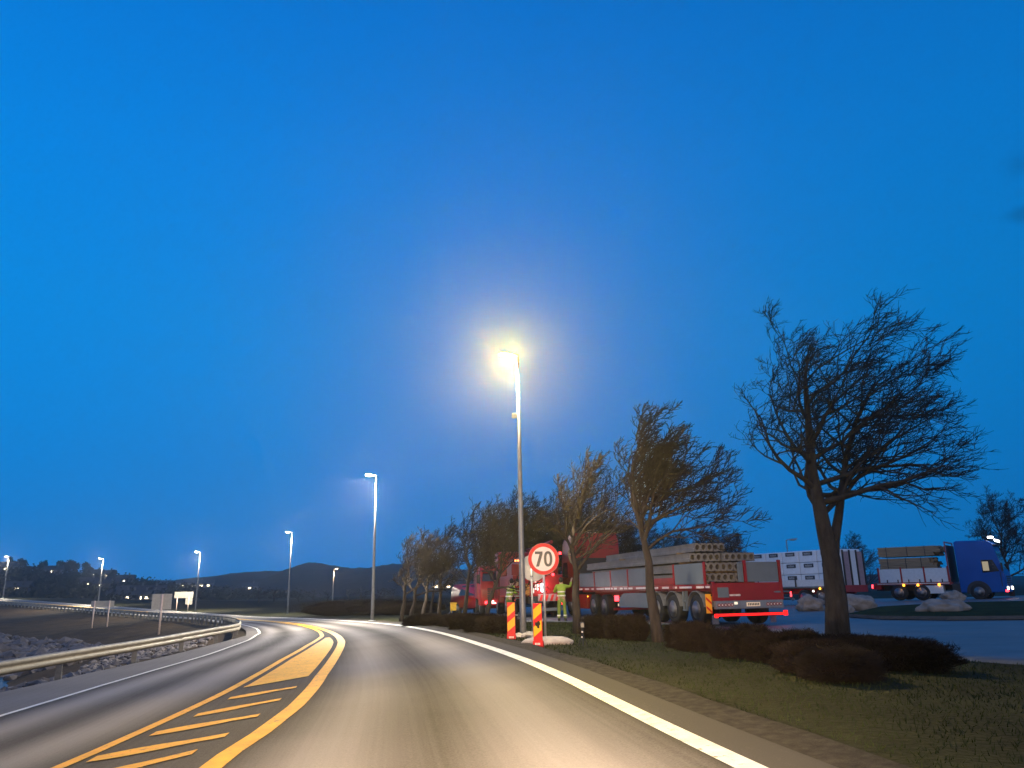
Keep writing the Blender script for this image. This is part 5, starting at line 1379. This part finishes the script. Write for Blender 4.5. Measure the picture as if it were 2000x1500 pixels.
# ------------------------------------------------------------------ hillside: houses with lit windows, trees on the skyline, wood
def hit(px, py, h, Y0, Y1):
    d = ray(px, py); Ys = np.arange(Y0, Y1, 1.0)
    X = d[0] / d[1] * Ys; Z = CAM_H + d[2] / d[1] * Ys
    G = h(X, Ys); k = np.where(G > Z)[0]
    i = k[0] if len(k) else int((Z - G).argmin())
    return float(X[i]), float(Ys[i]), float(min(G[i], Z[i]) if len(k) else G[i])
M_HW = mat('house_wall', (.16, .15, .14), rough=.8, var=.15); M_HW2 = mat('house_wall_dark', (.06, .05, .05), rough=.8, var=.15); M_HR2 = mat('house_roof', (.03, .03, .035), rough=.8)
G_WIN = glow('lit_window', (1, .80, .52), 6)
def house(px, py, h, Y0, Y1, w, dp, hh, m, wins, label, rz=0):
    x, y, zz = hit(px, py, h, Y0, Y1)
    t = empty('house', (x, y, zz - .6), rz + math.atan2(-x, y) * .6, label, 'house', 'small lit houses on the hillside')
    mb = MB(); mb.box(-w / 2, w / 2, 0, dp, -2.5, hh); mb.build('wall', m, t)
    mb = MB(); mb.prism([(-.5, hh - .1), (dp + .5, hh - .1), (dp / 2, hh + dp * .32)], 'x', -w / 2 - .4, w / 2 + .4); rf = mb.build('roof', M_HR2, t)
    mb = MB(); mb.box(w * .18, w * .18 + .6, dp * .4, dp * .4 + .6, hh, hh + dp * .32 + .9); mb.build('chimney', m, rf)
    for wx, wz, ww, wh in wins:
        mb = MB(); mb.box(wx - ww / 2, wx + ww / 2, -.06, -.01, wz - wh / 2, wz + wh / 2); mb.build('window', G_WIN, t)
    mb = MB(); mb.box(w * .30, w * .30 + 1, -.05, -.01, .6, 2.7); mb.build('door', M_HR2, t)
    return t
W1 = [(0, 1.9, 1.1, 1.0)]
hs = [(4, 1117, 10, 7, 3.2, [(-2.5, 1.9, 1.2, 1), (1.2, 1.9, 1.2, 1)], 'house at the far left edge with two lit windows'), (14, 1117, 7, 6, 3, [(0, 1.8, 1.6, 1)], 'house just right of the leftmost one, wide window lit'),
      (31, 1159, 7, 6, 2.8, W1, 'lone house low on the dark slope at the left'), (101, 1122, 7, 6, 2.8, [(0, 1.9, .9, .8)], 'house hidden in the skyline trees'), (183, 1128, 7, 6, 2.8, [(0, 1.9, .8, .8)], 'small house on the skyline left of the causeway lamp'),
      (207, 1129, 8, 6, 3, [(0, 1.9, 1.4, .9)], 'house on the skyline right of the causeway lamp'), (170, 1146, 7, 6, 2.6, [(0, 1.7, .8, .7)], 'small house mid slope, left of a pair'), (194, 1149, 7, 6, 2.6, [(0, 1.7, 1.0, .8)], 'small house mid slope beneath the causeway lamp'),
      (211, 1147, 8, 6, 2.8, [(-1, 1.8, 1.3, 1), (1.5, 1.2, .5, .5)], 'brighter house mid slope right of the causeway lamp'), (241, 1140, 8, 6, 3, [(0, 1.8, 1.0, .9)], 'house at the end of the wooded slope')]
for k, (px, py, w, dp, hh, wn_, lb) in enumerate(hs):
    house(px, py, h_near, 215, 430, w, dp, hh, M_HW2 if k % 3 else M_HW, wn_, lb)
hs2 = [(234, 1171, 16, 8, 4, [(0, 2.4, 1.8, 1.6)], 'pale low building left of the shore lights'), (248, 1172, 14, 8, 4, [(0, 2.2, 1.4, 1.3)], 'low building with one small lit window'), (260, 1165, 22, 9, 5, [(0, 2.6, 1.7, 1.5)], 'long pale building with one bright window'),
       (270, 1172, 18, 8, 4, [(-1, 2.2, 5.0, 1.8), (5, 2.2, 2, 1.2)], 'building with the widest warm window'), (289, 1164, 20, 9, 5, [(0, 2.8, 1.7, 1.6)], 'long building left of the square sign back, upper light'), (289, 1172, 14, 8, 4, [(0, 2.4, 1.7, 1.6)], 'building left of the square sign back, lower light'),
       (323, 1150, 12, 8, 4, [(0, 2.0, 3.0, 1.2)], 'pale house above the square sign back'), (378, 1148, 26, 8, 4, [(-7, 2.0, 2, .9), (-1, 2, 2, .9), (5, 2, 2, .9), (10, 2, 1.8, 1)], 'long low building with a row of dim lights behind the fourth lamp'), (487, 1155, 10, 8, 4, [(0, 2.4, 1.8, 1.6)], 'single lit house under the left foot of the ridge')]
for k, (px, py, w, dp, hh, wn_, lb) in enumerate(hs2):
    Yh = 700 if px > 300 else 470
    hf = h_far if px > 300 else (lambda x, y: np.full_like(np.asarray(x, float), -40.0))
    if px > 300: house(px, py, h_far, 485, 880, w, dp, hh, M_HW, wn_, lb)
    else:
        a = at(px, py + 2, 300); t = house(px, py, h_near, 212, 300, w * .55, 5, hh * .6, M_HW, [(a_[0] * .5, a_[1] * .6, a_[2] * .55, a_[3] * .55) for a_ in wn_], lb)
for k, px in enumerate([852, 876, 896, 926, 936, 946]):
    house(px, 1151, h_far, 485, 880, 11, 8, 4, M_HW, [(0, 2.4, 2.2 if k < 3 else 1.6, 1.4)], ['far house with the leftmost light behind the tree row', 'far house between the two upright trunks', 'far house with a wide light behind the row', 'far house left of the red truck, left of three', 'far house left of the red truck, middle of three', 'far house left of the red truck, nearest to it'][k])
# skyline trees
M_EVER = mat('dark_foliage', (.022, .028, .016), rough=1, var=.5, scale=2, spec=0)
M_STEM = mat('dark_stem', (.03, .025, .02), rough=1)
def leafy(seed, w, h, n, trunk_h):
    R = rnd(seed); mb = MB(); cl = [(R.uniform(-.55, .55), R.uniform(-.5, .5), R.uniform(.25, .9), R.uniform(.28, .5)) for _ in range(9)]
    for _ in range(n):
        c = R.choice(cl); p = Vector((R.gauss(0, .5), R.gauss(0, .5), R.gauss(0, .5)))
        if p.length > 1: p.normalize()
        q = Vector(((c[0] + p.x * c[3]) * w / 2, (c[1] + p.y * c[3]) * w / 2, trunk_h + (c[2] + p.z * c[3] * .8) * (h - trunk_h) * .85))
        u = Vector((R.gauss(0, 1), R.gauss(0, 1), R.gauss(0, 1))).normalized() * R.uniform(.18, .42); v = u.orthogonal() * R.uniform(.5, 1)
        mb.add([q - u, q + v, q + u, q - v], [(0, 1, 2, 3)])
    st = MB(); st.tube([(0, 0, -1), (0, 0, trunk_h), (.1, 0, h * .7)], [.3, .22, .08], 6)
    return st, mb
sk = [(24, 1099, 5.5, 7.2, 1.2, 'round tree on the skyline, the left one of the pair by the house'), (44, 1102, 6.2, 6.6, 1.6, 'round tree on the skyline, leaning right one of the pair'), (55, 1113, 5, 2.6, .2, 'low round bush on the skyline after the pair of trees'), (83, 1113, 6.2, 6.4, .2, 'dark dome-shaped tree on the skyline'),
      (97, 1117, 2.4, 4, .2, 'tiny pointed tree on the skyline'), (112, 1114, 5.0, 5.5, .4, 'small crowned tree on the skyline before the big clump'), (126, 1115, 7, 6.6, .2, 'left tree of the big skyline clump'), (136, 1114, 8, 7.4, .2, 'tallest tree of the big skyline clump'),
      (146, 1117, 5, 5.6, .2, 'right tree of the big skyline clump'), (168, 1118, 6, 6.6, .8, 'pale loose tree left of the causeway lamp'), (176, 1123, 7, 4.6, .2, 'dark rounded tree beneath the causeway lamp head'), (190, 1126, 7, 3.6, .2, 'low dark tree at the causeway lamp pole'), (218, 1129, 5, 4.0, .2, 'round tree at the right end of the wooded skyline')]
for k, (px, py, w, h_, th, lb) in enumerate(sk):
    x = at(px, py, 415)[0]; zg = float(h_near(np.array([x]), np.array([415.]))[0])
    st, cr_ = leafy(200 + k, w, h_ + 1.2, 900, th + 1)
    t = empty('leafy_tree', (x, 415, zg - .6), 0, lb, 'tree', 'trees on the skyline of the near hill')
    st.build('trunk', M_STEM, t, fix=False); cr_.build('crown', M_EVER, t, fix=False)
# wood covering the near hill
R = rnd(404); mb = MB()
for _ in range(1500):
    x = R.uniform(-430, -60); y = R.uniform(235, 415); zg = float(h_near(np.array([x]), np.array([y]))[0])
    if zg < -.5: continue
    r = R.uniform(1.6, 3.4); seed_ = R.random() * 20
    for _k in range(26):
        p = Vector((R.gauss(0, .55), R.gauss(0, .55), R.gauss(.3, .5)))
        q = Vector((x, y, zg + .3)) + p * r * .8
        u = Vector((R.gauss(0, 1), R.gauss(0, 1), R.gauss(0, 1))).normalized() * R.uniform(.25, .6); v = u.orthogonal()
        mb.add([q - u, q + v, q + u, q - v], [(0, 1, 2, 3)])
o = mb.build('wood', M_EVER, fix=False); tag(o, 'dark wood covering the slope of the near hill', 'wood', kind='stuff')
# far field trees: copies of the low tree
lows = [(505, 150, .8, 'low tree at the left end of the field trees'), (535, 160, .9, 'low field tree left of the third lamp pole'), (583, 150, .75, 'low field tree right of the third lamp pole'), (612, 165, .8, 'low field tree left of the small orange lamp'), (640, 150, .7, 'low field tree under the small orange lamp'),
        (680, 140, .8, 'low field tree right of the small orange lamp'), (705, 130, .85, 'low field tree left of the second lamp pole'), (742, 125, .8, 'low field tree right of the second lamp pole'), (768, 130, .85, 'low field tree behind the left end of the row')]
for k, (px, Y, sc, lb) in enumerate(lows):
    t = base if k == 0 else copy_tree(base)
    X = at(px, 1170, Y)[0]; t.location = (X, Y, tz(X, Y) - .1); t.rotation_euler = (0, 0, k * 1.1); t.scale = (sc * 1.4, sc * 1.4, sc * .62); t['label'] = lb

# ------------------------------------------------------------------ haze added to give the street lamps halos
HAZE = 0.0006
if HAZE:
    mb = MB(); mb.box(-1300, 1300, -120, 1500, -42, 150)
    hm = bpy.data.materials.new('halo_haze'); hm.use_nodes = True; n, l = hm.node_tree.nodes, hm.node_tree.links; n.clear()
    oo = n.new('ShaderNodeOutputMaterial'); pv = n.new('ShaderNodeVolumePrincipled'); pv.inputs['Density'].default_value = HAZE; pv.inputs['Anisotropy'].default_value = .82
    pv.inputs['Color'].default_value = (.96, .98, 1.0, 1)
    l.new(pv.outputs[0], oo.inputs['Volume'])
    o = mb.build('haze', hm); tag(o, 'thin haze added to the air so the lamps show halos', 'haze', kind='stuff')
for ob in bpy.data.objects:
    if ob.type == 'EMPTY' and ob.get('label') == 'x': print('UNUSED', ob.name)
print('meshes', len(bpy.data.objects), 'polys', sum(len(m.polygons) for m in bpy.data.meshes))
